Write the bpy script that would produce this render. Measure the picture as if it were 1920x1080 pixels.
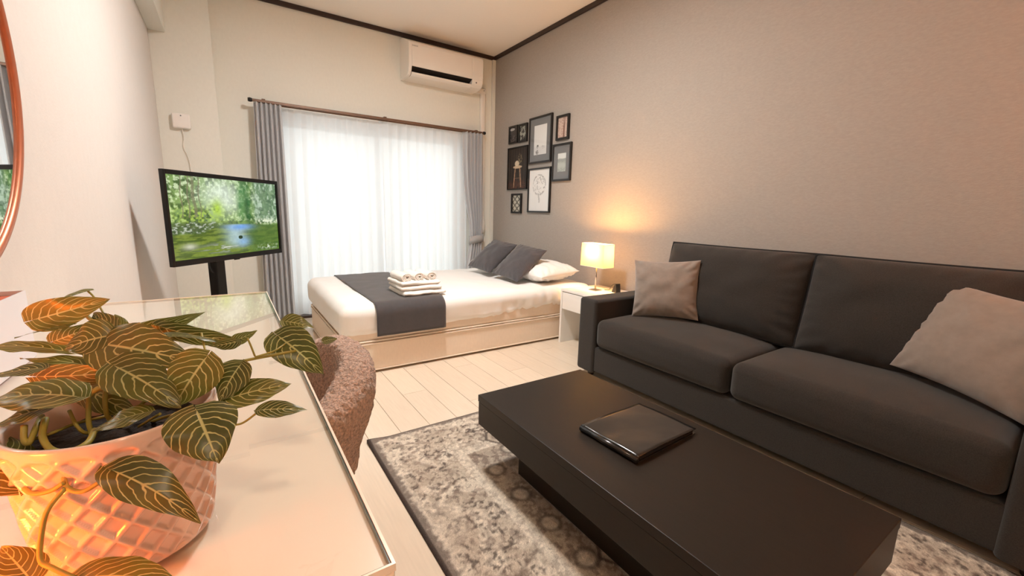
import bpy, bmesh, math, random
import numpy as np
from mathutils import Vector, Matrix, noise as mnoise

random.seed(7)
rng = np.random.default_rng(11)
for o in list(bpy.data.objects):
    bpy.data.objects.remove(o)
scene = bpy.context.scene
COL = scene.collection

# ------------------------------------------------------------------ camera
FPX = 788.3
CAM_H = 0.954
R_ = Vector((0.83127105, -0.55529225, 0.0252777))
U_ = Vector((0.07789728, 0.16139648, 0.98381055))
F_ = Vector((0.5503821, 0.81584416, -0.17741998))
cam_data = bpy.data.cameras.new('camera')
cam_data.sensor_width = 36.0
cam_data.lens = FPX / 1920.0 * 36.0
cam_data.clip_start = 0.02
cam = bpy.data.objects.new('camera', cam_data)
COL.objects.link(cam)
rot = Matrix((R_, U_, -F_)).transposed().to_4x4()
cam.matrix_world = Matrix.Translation((0, 0, CAM_H)) @ rot
scene.camera = cam

# ------------------------------------------------------------------ room dimensions
D = 4.0        # window wall
XR = 2.41      # grey accent wall
XL = -0.341    # left wall
YF = -1.9      # wall behind the camera
ZC = 2.512
PY = 3.88      # face of the corner column
WX0, WX1, WZ1 = 0.36, 2.06, 1.70   # window opening

# ------------------------------------------------------------------ world and exposure
world = bpy.data.worlds.new('overcast_sky')
scene.world = world
world.use_nodes = True
bgn = world.node_tree.nodes['Background']
bgn.inputs['Color'].default_value = (0.97, 0.985, 1.0, 1)
bgn.inputs['Strength'].default_value = 1.75
scene.view_settings.view_transform = 'Standard'
scene.view_settings.look = 'None'
scene.view_settings.gamma = 1.0
scene.view_settings.use_curve_mapping = False
scene.view_settings.exposure = 0.28
try:
    scene.cycles.max_bounces = 10
    scene.cycles.diffuse_bounces = 6
    scene.cycles.transparent_max_bounces = 12
    scene.cycles.sample_clamp_indirect = 6.0
    scene.cycles.caustics_reflective = False
    scene.cycles.caustics_refractive = False
except Exception:
    pass
pl = bpy.data.lights.new('window_portal', 'AREA')
pl.shape = 'RECTANGLE'; pl.size = WX1 - WX0; pl.size_y = WZ1
pl.cycles.is_portal = True
plo = bpy.data.objects.new('window_portal', pl); COL.objects.link(plo)
plo.location = ((WX0 + WX1) / 2, D + 0.22, WZ1 / 2)
plo.rotation_euler = (math.radians(-90), 0, 0)


# ------------------------------------------------------------------ node / material helpers
MATS = {}


def new_mat(name):
    m = bpy.data.materials.new(name)
    m.use_nodes = True
    MATS[name] = m
    return m, m.node_tree, m.node_tree.nodes['Principled BSDF']


def srgb(r, g, b):
    def f(c):
        c = c / 255.0
        return c / 12.92 if c <= 0.04045 else ((c + 0.055) / 1.055) ** 2.4
    return (f(r), f(g), f(b), 1.0)


def add(nt, t, **kw):
    n = nt.nodes.new(t)
    for k, v in kw.items():
        setattr(n, k, v)
    return n


def mat(name, col, rough=0.6, metal=0.0, var=0.0, vscale=8.0, bump=0.0, bscale=120.0, bdist=0.002,
        sheen=0.0, coat=0.0, spec=0.5, stretch=None, objrand=0.0, detail=4.0):
    m, nt, b = new_mat(name)
    b.inputs['Base Color'].default_value = col
    b.inputs['Roughness'].default_value = rough
    b.inputs['Metallic'].default_value = metal
    b.inputs['Specular IOR Level'].default_value = spec
    if sheen:
        b.inputs['Sheen Weight'].default_value = sheen
        b.inputs['Sheen Roughness'].default_value = 0.5
    if coat:
        b.inputs['Coat Weight'].default_value = coat
        b.inputs['Coat Roughness'].default_value = 0.05
    L = nt.links
    tc = add(nt, 'ShaderNodeTexCoord')
    src = tc.outputs['Object']
    if stretch:
        mp = add(nt, 'ShaderNodeMapping'); mp.inputs['Scale'].default_value = stretch
        L.new(src, mp.inputs['Vector']); src = mp.outputs['Vector']
    fac = None
    if var:
        n = add(nt, 'ShaderNodeTexNoise'); n.inputs['Scale'].default_value = vscale; n.inputs['Detail'].default_value = detail
        L.new(src, n.inputs['Vector'])
        mr = add(nt, 'ShaderNodeMapRange')
        mr.inputs['From Min'].default_value = 0.3; mr.inputs['From Max'].default_value = 0.7
        mr.inputs['To Min'].default_value = 1 - var; mr.inputs['To Max'].default_value = 1 + var
        L.new(n.outputs['Fac'], mr.inputs['Value']); fac = mr.outputs['Result']
    if objrand:
        oi = add(nt, 'ShaderNodeObjectInfo')
        mr2 = add(nt, 'ShaderNodeMapRange')
        mr2.inputs['To Min'].default_value = 1 - objrand; mr2.inputs['To Max'].default_value = 1 + objrand
        L.new(oi.outputs['Random'], mr2.inputs['Value'])
        if fac is None:
            fac = mr2.outputs['Result']
        else:
            mm = add(nt, 'ShaderNodeMath', operation='MULTIPLY')
            L.new(fac, mm.inputs[0]); L.new(mr2.outputs['Result'], mm.inputs[1]); fac = mm.outputs[0]
    if fac is not None:
        vm = add(nt, 'ShaderNodeVectorMath', operation='SCALE')
        vm.inputs[0].default_value = col[:3]
        L.new(fac, vm.inputs['Scale']); L.new(vm.outputs['Vector'], b.inputs['Base Color'])
    if bump:
        n2 = add(nt, 'ShaderNodeTexNoise'); n2.inputs['Scale'].default_value = bscale; n2.inputs['Detail'].default_value = 3.0
        L.new(src, n2.inputs['Vector'])
        bp = add(nt, 'ShaderNodeBump'); bp.inputs['Strength'].default_value = bump; bp.inputs['Distance'].default_value = bdist
        L.new(n2.outputs['Fac'], bp.inputs['Height']); L.new(bp.outputs['Normal'], b.inputs['Normal'])
    return m


def attr_mat(name, rough=0.5, emit=0.0, coat=0.0, bump=0.0, bscale=300.0, spec=0.4, detail_var=0.0, dscale=200.0):
    m, nt, b = new_mat(name)
    L = nt.links
    a = add(nt, 'ShaderNodeAttribute', attribute_name='paint')
    colr = a.outputs['Color']
    tc = add(nt, 'ShaderNodeTexCoord')
    if detail_var:
        n = add(nt, 'ShaderNodeTexNoise'); n.inputs['Scale'].default_value = dscale; n.inputs['Detail'].default_value = 3.0
        L.new(tc.outputs['Object'], n.inputs['Vector'])
        mr = add(nt, 'ShaderNodeMapRange'); mr.inputs['From Min'].default_value = 0.3; mr.inputs['From Max'].default_value = 0.7
        mr.inputs['To Min'].default_value = 1 - detail_var; mr.inputs['To Max'].default_value = 1 + detail_var
        L.new(n.outputs['Fac'], mr.inputs['Value'])
        vm = add(nt, 'ShaderNodeVectorMath', operation='SCALE')
        L.new(colr, vm.inputs[0]); L.new(mr.outputs['Result'], vm.inputs['Scale']); colr = vm.outputs['Vector']
    if emit:
        b.inputs['Base Color'].default_value = (0.01, 0.01, 0.01, 1)
        L.new(colr, b.inputs['Emission Color']); b.inputs['Emission Strength'].default_value = emit
    else:
        L.new(colr, b.inputs['Base Color'])
    b.inputs['Roughness'].default_value = rough
    b.inputs['Specular IOR Level'].default_value = spec
    if coat:
        b.inputs['Coat Weight'].default_value = coat; b.inputs['Coat Roughness'].default_value = 0.03
    if bump:
        n2 = add(nt, 'ShaderNodeTexNoise'); n2.inputs['Scale'].default_value = bscale
        L.new(tc.outputs['Object'], n2.inputs['Vector'])
        bp = add(nt, 'ShaderNodeBump'); bp.inputs['Strength'].default_value = bump; bp.inputs['Distance'].default_value = 0.003
        L.new(n2.outputs['Fac'], bp.inputs['Height']); L.new(bp.outputs['Normal'], b.inputs['Normal'])
    return m


def emit_mat(name, col, strength):
    m, nt, b = new_mat(name)
    b.inputs['Base Color'].default_value = (0.8, 0.8, 0.8, 1)
    b.inputs['Emission Color'].default_value = col
    b.inputs['Emission Strength'].default_value = strength
    return m


def cloth_translucent(name, col, transl=0.5, transp=0.15, weave=900.0, rough=0.9):
    m, nt, b = new_mat(name)
    L = nt.links
    out = nt.nodes['Material Output']
    nt.nodes.remove(b)
    df = add(nt, 'ShaderNodeBsdfDiffuse'); df.inputs['Color'].default_value = col
    tr = add(nt, 'ShaderNodeBsdfTranslucent'); tr.inputs['Color'].default_value = col
    tp = add(nt, 'ShaderNodeBsdfTransparent')
    m1 = add(nt, 'ShaderNodeMixShader'); m1.inputs[0].default_value = transl
    L.new(df.outputs[0], m1.inputs[1]); L.new(tr.outputs[0], m1.inputs[2])
    m2 = add(nt, 'ShaderNodeMixShader'); m2.inputs[0].default_value = transp
    L.new(m1.outputs[0], m2.inputs[1]); L.new(tp.outputs[0], m2.inputs[2])
    L.new(m2.outputs[0], out.inputs['Surface'])
    return m


def glass_pane_mat(name, tint=(0.97, 1.0, 0.98, 1), r0=0.04, power=4.0):
    """clear pane: mirror share grows towards grazing angles, the same from both sides"""
    m, nt, b = new_mat(name)
    L = nt.links
    out = nt.nodes['Material Output']; nt.nodes.remove(b)
    lw = add(nt, 'ShaderNodeLayerWeight'); lw.inputs['Blend'].default_value = 0.5
    pw = add(nt, 'ShaderNodeMath', operation='POWER'); pw.inputs[1].default_value = power
    L.new(lw.outputs['Facing'], pw.inputs[0])
    ml = add(nt, 'ShaderNodeMath', operation='MULTIPLY_ADD'); ml.inputs[1].default_value = 1 - r0; ml.inputs[2].default_value = r0
    L.new(pw.outputs[0], ml.inputs[0])
    tp = add(nt, 'ShaderNodeBsdfTransparent'); tp.inputs['Color'].default_value = tint
    gl = add(nt, 'ShaderNodeBsdfGlossy'); gl.inputs['Roughness'].default_value = 0.01
    mx = add(nt, 'ShaderNodeMixShader')
    L.new(ml.outputs[0], mx.inputs[0]); L.new(tp.outputs[0], mx.inputs[1]); L.new(gl.outputs[0], mx.inputs[2])
    L.new(mx.outputs[0], out.inputs['Surface'])
    return m


# ------------------------------------------------------------------ object helpers
def tag(o, label=None, cat=None, group=None, kind=None):
    if label: o['label'] = label
    if cat: o['category'] = cat
    if group: o['group'] = group
    if kind: o['kind'] = kind
    return o


def link(name, me, m=None, parent=None, loc=None, rot=None, smooth=True):
    o = bpy.data.objects.new(name, me)
    COL.objects.link(o)
    if m is not None and len(me.materials) == 0:
        me.materials.append(m)
    if parent is not None: o.parent = parent
    if loc is not None: o.location = loc
    if rot is not None: o.rotation_euler = rot
    if smooth:
        me.polygons.foreach_set('use_smooth', [True] * len(me.polygons))
    return o


def thing(name, label, cat, loc=(0, 0, 0), rz=0.0, group=None):
    o = bpy.data.objects.new(name, None)
    COL.objects.link(o)
    o.empty_display_size = 0.05
    o.location = loc
    o.rotation_euler = (0, 0, rz)
    return tag(o, label, cat, group)


def from_bm(bm, name='mesh'):
    me = bpy.data.meshes.new(name)
    bm.normal_update()
    bm.to_mesh(me); bm.free()
    return me


def box_mesh(x0, x1, y0, y1, z0, z1, bev=0.0, seg=2):
    bm = bmesh.new()
    vs = [bm.verts.new((x, y, z)) for x in (x0, x1) for y in (y0, y1) for z in (z0, z1)]
    for f in ((0, 1, 3, 2), (4, 6, 7, 5), (0, 4, 5, 1), (2, 3, 7, 6), (0, 2, 6, 4), (1, 5, 7, 3)):
        bm.faces.new([vs[i] for i in f])
    bmesh.ops.recalc_face_normals(bm, faces=bm.faces)
    if bev:
        bmesh.ops.bevel(bm, geom=list(bm.edges), offset=bev, segments=seg, profile=0.5, affect='EDGES')
    return from_bm(bm)


def box(name, x0, x1, y0, y1, z0, z1, m, parent=None, bev=0.0, seg=2, loc=None, rot=None):
    return link(name, box_mesh(x0, x1, y0, y1, z0, z1, bev, seg), m, parent, loc, rot, smooth=False)


def join_boxes(boxes, bev=0.0):
    bm = bmesh.new()
    for b in boxes:
        me = box_mesh(*b, bev=bev)
        bm.from_mesh(me); bpy.data.meshes.remove(me)
    return from_bm(bm)


def rounded_box(sx, sy, sz, r, n=(10, 10, 6), m=4, deform=None):
    """Box of full size sx,sy,sz centred at 0 with rounded edges; dense grid, optional deform(p)->p."""
    s = (sx / 2, sy / 2, sz / 2)
    r = min(r, *[q * 0.999 for q in s])

    def coords(h, k):
        a = [h - r + r * math.tan(math.pi / 4 * j / m) for j in range(m, 0, -1)]
        mid = [(-(h - r) + 2 * (h - r) * j / k) for j in range(k + 1)]
        return [-q for q in a] + mid + a[::-1]
    cs = [coords(s[i], n[i]) for i in range(3)]
    bm = bmesh.new()
    cache = {}

    def vert(p):
        inner = [max(-(s[i] - r), min(s[i] - r, p[i])) for i in range(3)]
        d = Vector([p[i] - inner[i] for i in range(3)])
        q = Vector(inner) + (d.normalized() * r if d.length > 1e-9 else d)
        key = (round(p[0], 6), round(p[1], 6), round(p[2], 6))
        if key not in cache:
            if deform: q = deform(q)
            cache[key] = bm.verts.new(q)
        return cache[key]
    for ax in range(3):
        a, b = [i for i in range(3) if i != ax]
        for sgn in (-1, 1):
            for i in range(len(cs[a]) - 1):
                for j in range(len(cs[b]) - 1):
                    q = []
                    for (ii, jj) in ((i, j), (i + 1, j), (i + 1, j + 1), (i, j + 1)):
                        p = [0, 0, 0]; p[ax] = sgn * s[ax]; p[a] = cs[a][ii]; p[b] = cs[b][jj]
                        q.append(vert(p))
                    try: bm.faces.new(q)
                    except ValueError: pass
    bmesh.ops.recalc_face_normals(bm, faces=bm.faces)
    return from_bm(bm)


def tube_mesh(pts, rad, seg=8, cap=True, closed=False):
    pts = [Vector(p) for p in pts]
    n = len(pts)
    rads = rad if isinstance(rad, (list, tuple)) else [rad] * n
    bm = bmesh.new()
    rings = []
    prev = None
    for i, p in enumerate(pts):
        if closed:
            t = (pts[(i + 1) % n] - pts[i - 1]).normalized()
        else:
            t = (pts[min(i + 1, n - 1)] - pts[max(i - 1, 0)]).normalized()
        if prev is None:
            a = Vector((0, 0, 1)) if abs(t.z) < 0.9 else Vector((1, 0, 0))
            u = (a - t * a.dot(t)).normalized()
        else:
            u = (prev - t * prev.dot(t)).normalized()
        prev = u
        w = t.cross(u)
        rings.append([bm.verts.new(p + (u * math.cos(2 * math.pi * k / seg) + w * math.sin(2 * math.pi * k / seg)) * rads[i]) for k in range(seg)])
    rr = range(n) if closed else range(n - 1)
    for i in rr:
        a, b = rings[i], rings[(i + 1) % n]
        for k in range(seg):
            bm.faces.new((a[k], a[(k + 1) % seg], b[(k + 1) % seg], b[k]))
    if cap and not closed:
        bm.faces.new(rings[0][::-1]); bm.faces.new(rings[-1])
    bmesh.ops.recalc_face_normals(bm, faces=bm.faces)
    return from_bm(bm)


def spline(pts, n=8):
    """Catmull-Rom through points."""
    P = [Vector(p) for p in pts]
    P = [P[0] * 2 - P[1]] + P + [P[-1] * 2 - P[-2]]
    out = []
    for i in range(1, len(P) - 2):
        for k in range(n):
            t = k / n
            a, b, c, d = P[i - 1], P[i], P[i + 1], P[i + 2]
            out.append(0.5 * ((2 * b) + (c - a) * t + (2 * a - 5 * b + 4 * c - d) * t * t + (3 * b - a - 3 * c + d) * t ** 3))
    out.append(P[-2])
    return out


def lathe_mesh(prof, seg=48, closed_bottom=True):
    bm = bmesh.new()
    rings = []
    for (r, z) in prof:
        rings.append([bm.verts.new((r * math.cos(2 * math.pi * k / seg), r * math.sin(2 * math.pi * k / seg), z)) for k in range(seg)])
    for a, b in zip(rings[:-1], rings[1:]):
        for k in range(seg):
            bm.faces.new((a[k], a[(k + 1) % seg], b[(k + 1) % seg], b[k]))
    if closed_bottom: bm.faces.new(rings[0][::-1])
    bm.faces.new(rings[-1])
    bmesh.ops.recalc_face_normals(bm, faces=bm.faces)
    return from_bm(bm)


def extrude_profile(prof, x0, x1, bm=None):
    """prof: list of (y,z); extruded along x."""
    own = bm is None
    if own: bm = bmesh.new()
    a = [bm.verts.new((x0, y, z)) for y, z in prof]
    b = [bm.verts.new((x1, y, z)) for y, z in prof]
    n = len(prof)
    for i in range(n):
        bm.faces.new((a[i], a[(i + 1) % n], b[(i + 1) % n], b[i]))
    bm.faces.new(a[::-1]); bm.faces.new(b)
    bmesh.ops.recalc_face_normals(bm, faces=bm.faces)
    if own: return from_bm(bm)


def grid_mesh(nu, nv, fn):
    """fn(u,v)->(x,y,z), u,v in 0..1 ; open sheet."""
    vs = []
    for j in range(nv + 1):
        for i in range(nu + 1):
            vs.append(fn(i / nu, j / nv))
    fs = []
    w = nu + 1
    for j in range(nv):
        for i in range(nu):
            a = j * w + i
            fs.append((a, a + 1, a + 1 + w, a + w))
    me = bpy.data.meshes.new('sheet')
    me.from_pydata(vs, [], fs)
    me.update()
    return me


def paint(me, cols):
    at = me.color_attributes.new('paint', 'FLOAT_COLOR', 'POINT')
    c = np.ones((len(me.vertices), 4), dtype=np.float32)
    c[:, :3] = cols
    at.data.foreach_set('color', c.ravel())


def lin(a):
    a = np.asarray(a, dtype=np.float64) / 255.0
    return np.where(a <= 0.04045, a / 12.92, ((a + 0.055) / 1.055) ** 2.4)


def vnoise(x, y, seed=0):
    xi = np.floor(x).astype(np.int64); yi = np.floor(y).astype(np.int64)
    xf = x - xi; yf = y - yi
    xf = xf * xf * (3 - 2 * xf); yf = yf * yf * (3 - 2 * yf)

    def h(a, b):
        n = (a * 374761393 + b * 668265263 + seed * 1442695041) & 0xFFFFFFFF
        n = ((n ^ (n >> 13)) * 1274126177) & 0xFFFFFFFF
        return ((n ^ (n >> 16)) & 0xFFFF) / 65535.0
    return (h(xi, yi) * (1 - xf) + h(xi + 1, yi) * xf) * (1 - yf) + (h(xi, yi + 1) * (1 - xf) + h(xi + 1, yi + 1) * xf) * yf


def fbm(x, y, seed=0, oct=4):
    s = 0; a = 0.5; t = 0
    for k in range(oct):
        s = s + a * vnoise(x * 2 ** k, y * 2 ** k, seed + k * 17); t += a; a *= 0.5
    return s / t


def sm(a, b, x):
    t = np.clip((x - a) / (b - a), 0, 1)
    return t * t * (3 - 2 * t)


def mixc(c, new, m):
    return c * (1 - m[..., None]) + np.asarray(new, dtype=float) * m[..., None]


# ------------------------------------------------------------------ materials
M = {}
M['wall_cream'] = mat('cream_wallpaper', srgb(229, 228, 219), 0.85, var=0.015, vscale=60, bump=0.25, bscale=260, stretch=(1, 1, 0.6))
M['wall_left'] = mat('white_wallpaper', srgb(222, 215, 209), 0.85, var=0.015, vscale=60, bump=0.25, bscale=260, stretch=(1, 1, 0.6))
M['wall_grey'] = mat('grey_beige_wallpaper', srgb(165, 157, 149), 0.85, var=0.05, vscale=160, bump=0.3, bscale=300, stretch=(1, 0.35, 1))
M['ceiling'] = mat('ceiling_paper', srgb(244, 238, 230), 0.9, var=0.01, vscale=80, bump=0.15, bscale=200)
M['trim'] = mat('dark_brown_trim', srgb(44, 27, 22), 0.45, var=0.15, vscale=20, stretch=(0.2, 0.2, 4))
M['floor_gap'] = mat('floor_joint', srgb(150, 128, 105), 0.7)
M['plank'] = mat('cream_floor_plank', srgb(224, 208, 188), 0.22, var=0.035, vscale=9, stretch=(14, 0.9, 1), objrand=0.035, spec=0.5)
M['white_lacquer'] = mat('white_lacquer', srgb(238, 236, 232), 0.3, var=0.01)
M['white_plastic'] = mat('white_plastic', srgb(236, 230, 222), 0.4, var=0.01)
M['dark_plastic'] = mat('black_plastic', srgb(22, 22, 23), 0.35, var=0.1, vscale=30)
M['tv_plastic'] = mat('tv_black_plastic', srgb(12, 11, 11), 0.4, var=0.1, vscale=30, spec=0.3)
M['slot'] = mat('dark_slot', srgb(28, 24, 22), 0.7)
M['alu'] = mat('window_aluminium', srgb(170, 168, 165), 0.4, metal=0.6, var=0.05)
M['sill'] = mat('dark_wood_sill', srgb(58, 38, 30), 0.4, var=0.15, vscale=15, stretch=(0.3, 4, 4))
M['glass'] = glass_pane_mat('window_glass')
M['rail'] = mat('brown_rail', srgb(112, 84, 66), 0.4, metal=0.3, var=0.1, vscale=15)
M['curtain'] = mat('grey_curtain_cloth', srgb(200, 200, 202), 0.9, var=0.05, vscale=300, bump=0.3, bscale=900, bdist=0.0006, sheen=0.2)
M['sheer'] = cloth_translucent('white_sheer_cloth', (0.93, 0.93, 0.94, 1), 0.55, 0.06)
M['sofa'] = mat('charcoal_sofa_cloth', srgb(41, 36, 32), 0.95, var=0.35, vscale=330, bump=0.5, bscale=800, bdist=0.001, sheen=0.15, detail=2)
M['sofa_piping'] = mat('black_piping', srgb(20, 17, 17), 0.9, bump=0.2, bscale=900)
M['cushion'] = mat('taupe_velvet', srgb(134, 120, 109), 0.85, var=0.07, vscale=40, bump=0.25, bscale=500, bdist=0.001, sheen=0.5)
M['bed_cushion'] = mat('charcoal_cushion_cloth', srgb(70, 67, 70), 0.9, var=0.08, vscale=60, bump=0.3, bscale=700, bdist=0.0008, sheen=0.3)
M['sheet'] = mat('white_bed_linen', srgb(242, 239, 235), 0.85, var=0.01, bump=0.2, bscale=30, bdist=0.004, sheen=0.1)
M['bed_fabric'] = mat('cream_divan_cloth', srgb(232, 216, 198), 0.9, var=0.025, vscale=90, stretch=(1, 1, 0.4), bump=0.3, bscale=400, bdist=0.001)
M['runner'] = mat('charcoal_runner_cloth', srgb(66, 63, 65), 0.85, var=0.06, vscale=50, bump=0.25, bscale=700, bdist=0.0008, sheen=0.3)
M['towel'] = mat('white_terry', srgb(243, 236, 228), 0.95, var=0.03, vscale=200, bump=0.6, bscale=450, bdist=0.003, sheen=0.3)
M['table'] = mat('black_brown_veneer', srgb(33, 26, 20), 0.42, var=0.12, vscale=30, stretch=(6, 0.5, 6), spec=0.3)
M['folder'] = mat('black_glossy_folder', srgb(30, 26, 24), 0.2, var=0.1, bump=0.25, bscale=14, bdist=0.006, spec=0.6)
M['frame'] = mat('black_frame', srgb(26, 23, 22), 0.35, var=0.1, vscale=40)
M['matboard'] = mat('grey_mat_board', srgb(112, 113, 114), 0.8, var=0.03, vscale=80)
M['copper'] = mat('copper_rim', srgb(196, 120, 88), 0.35, metal=0.55, var=0.03)
M['mirror'] = mat('mirror_glass', (0.9, 0.9, 0.9, 1), 0.01, metal=1.0)
M['desk'] = mat('white_desk_lacquer', srgb(246, 232, 216), 0.22, var=0.008)
M['desk_glass'] = glass_pane_mat('desk_glass', (0.975, 0.988, 0.978, 1), 0.05, 4.0)
M['glass_edge'] = mat('glass_green_edge', srgb(70, 84, 76), 0.15, spec=0.8)
M['soil'] = mat('dark_soil', srgb(34, 24, 18), 0.95, var=0.4, vscale=160, bump=1.0, bscale=200, bdist=0.004)
M['pot'] = mat('white_glazed_ceramic', srgb(226, 196, 180), 0.14, var=0.01, coat=0.5, spec=0.6)
M['stem'] = mat('plant_stem', srgb(150, 140, 62), 0.5, var=0.15, vscale=60)
M['boucle'] = mat('brown_boucle', srgb(186, 156, 138), 0.95, var=0.45, vscale=190, bump=1.0, bscale=260, bdist=0.006, sheen=0.3, detail=3)
M['wood_leg'] = mat('dark_wood_leg', srgb(60, 44, 34), 0.45, var=0.15, vscale=18, stretch=(5, 5, 0.6))
M['chrome'] = mat('brushed_steel', srgb(190, 186, 180), 0.25, metal=1.0, var=0.03)
M['tan_wall_box'] = mat('white_box_plastic', srgb(238, 232, 226), 0.45, var=0.01)
M['carton'] = mat('white_carton', srgb(238, 238, 244), 0.5, var=0.01)


def leaf_material():
    m, nt, b = new_mat('variegated_leaf')
    L = nt.links
    uv = add(nt, 'ShaderNodeUVMap'); uv.uv_map = 'leaf'
    sp = add(nt, 'ShaderNodeSeparateXYZ'); L.new(uv.outputs['UV'], sp.inputs[0])

    def math_(op, a, b_=None, c=None):
        n = add(nt, 'ShaderNodeMath', operation=op)
        for i, q in enumerate((a, b_, c)):
            if q is None: continue
            if isinstance(q, (int, float)): n.inputs[i].default_value = q
            else: L.new(q, n.inputs[i])
        return n.outputs[0]
    tc = add(nt, 'ShaderNodeTexCoord')
    nz = add(nt, 'ShaderNodeTexNoise'); nz.inputs['Scale'].default_value = 90; nz.inputs['Detail'].default_value = 2
    L.new(tc.outputs['Object'], nz.inputs['Vector'])
    wob = math_('MULTIPLY', math_('SUBTRACT', nz.outputs['Fac'], 0.5), 0.16)
    u = math_('ADD', sp.outputs['X'], wob)
    v = math_('ABSOLUTE', math_('SUBTRACT', sp.outputs['Y'], 0.5))      # 0 midrib .. 0.5 edge
    # side veins: run out from the midrib and bend to the tip
    bend = math_('MULTIPLY', math_('POWER', math_('MULTIPLY', v, 2.0), 1.5), 0.42)
    s = math_('SUBTRACT', u, bend)
    fr = math_('FRACT', math_('MULTIPLY', s, 7.0))
    dist = math_('ABSOLUTE', math_('SUBTRACT', fr, 0.5))
    vein = add(nt, 'ShaderNodeMapRange'); vein.interpolation_type = 'SMOOTHSTEP'
    vein.inputs['From Min'].default_value = 0.035; vein.inputs['From Max'].default_value = 0.11
    vein.inputs['To Min'].default_value = 1.0; vein.inputs['To Max'].default_value = 0.0
    L.new(dist, vein.inputs['Value'])
    rib = add(nt, 'ShaderNodeMapRange'); rib.interpolation_type = 'SMOOTHSTEP'
    rib.inputs['From Min'].default_value = 0.010; rib.inputs['From Max'].default_value = 0.03
    rib.inputs['To Min'].default_value = 1.0; rib.inputs['To Max'].default_value = 0.0
    L.new(v, rib.inputs['Value'])
    mask = math_('MAXIMUM', vein.outputs['Result'], rib.outputs['Result'])
    mask = math_('MULTIPLY', mask, 0.8)
    n2 = add(nt, 'ShaderNodeTexNoise'); n2.inputs['Scale'].default_value = 45
    L.new(tc.outputs['Object'], n2.inputs['Vector'])
    oi = add(nt, 'ShaderNodeObjectInfo')
    base = add(nt, 'ShaderNodeMix', data_type='RGBA')
    base.inputs['A'].default_value = srgb(36, 50, 20); base.inputs['B'].default_value = srgb(118, 120, 48)
    f = math_('ADD', math_('MULTIPLY', n2.outputs['Fac'], 0.6), math_('MULTIPLY', oi.outputs['Random'], 0.5))
    L.new(f, base.inputs['Factor'])
    mx = add(nt, 'ShaderNodeMix', data_type='RGBA')
    L.new(mask, mx.inputs['Factor']); L.new(base.outputs['Result'], mx.inputs['A'])
    mx.inputs['B'].default_value = srgb(204, 204, 140)
    L.new(mx.outputs['Result'], b.inputs['Base Color'])
    b.inputs['Roughness'].default_value = 0.33
    bp = add(nt, 'ShaderNodeBump'); bp.inputs['Strength'].default_value = 0.4; bp.inputs['Distance'].default_value = 0.0006
    bp.invert = True
    L.new(mask, bp.inputs['Height']); L.new(bp.outputs['Normal'], b.inputs['Normal'])
    out = nt.nodes['Material Output']
    tr = add(nt, 'ShaderNodeBsdfTranslucent')
    L.new(mx.outputs['Result'], tr.inputs['Color'])
    ms = add(nt, 'ShaderNodeMixShader'); ms.inputs[0].default_value = 0.35
    L.new(b.outputs[0], ms.inputs[1]); L.new(tr.outputs[0], ms.inputs[2]); L.new(ms.outputs[0], out.inputs['Surface'])
    return m


M['leaf'] = leaf_material()

# ------------------------------------------------------------------ the room shell
floor = box('floor', XL, XR, YF, D + 0.0, -0.06, -0.004, M['floor_gap'])
tag(floor, kind='structure')
PW, PL = 0.134, 0.92
pm = box_mesh(0.0009, PW - 0.0009, 0.0009, PL - 0.0009, -0.004, 0.0, 0.0006, 1)
pm.materials.append(M['plank'])
ncol = int(math.ceil((XR - XL) / PW))
xs = 0.556 - PW * math.ceil((0.556 - XL) / PW)
for i in range(ncol + 2):
    x = xs + i * PW
    off = [0.0, 0.46, 0.21, 0.68, 0.35][i % 5]
    y = YF - off
    while y < D:
        a, b = max(x, XL), min(x + PW, XR)
        c, d_ = max(y, YF), min(y + PL, D)
        if b - a > 0.01 and d_ - c > 0.01:
            if b - a > PW - 1e-4 and d_ - c > PL - 1e-4:
                o = link('plank', pm, None, floor, (x, y, 0), smooth=False)
            else:
                me = box_mesh(a + 0.0009, b - 0.0009, c + 0.0009, d_ - 0.0009, -0.004, 0.0)
                o = link('plank', me, M['plank'], floor, smooth=False)
        y += PL

tag(box('ceiling', XL, XR, YF, D, ZC, ZC + 0.1, M['ceiling']), kind='structure')
tag(box('wall_right', XR, XR + 0.12, YF, D + 0.2, -0.06, ZC + 0.1, M['wall_grey']), kind='structure')
tag(box('wall_left', XL - 0.12, XL, YF, D + 0.2, -0.06, ZC + 0.1, M['wall_left']), kind='structure')
tag(box('wall_front', XL, XR, YF - 0.12, YF, -0.06, ZC + 0.1, M['wall_cream']), kind='structure')
wb = join_boxes([(XL, WX0, D, D + 0.2, -0.06, ZC + 0.1), (WX1, XR, D, D + 0.2, -0.06, ZC + 0.1),
                 (WX0, WX1, D, D + 0.2, WZ1, ZC + 0.1), (WX0, WX1, D, D + 0.2, -0.06, -0.001)])
tag(link('wall_back', wb, M['wall_cream'], smooth=False), kind='structure')
tag(box('wall_column', XL, 0.004, PY, D, 0, ZC, M['wall_cream'], bev=0.002), kind='structure')
tag(box('trim_beam', XL, -0.25, YF, PY, 2.084, ZC, M['wall_cream'], bev=0.003), kind='structure')
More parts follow.
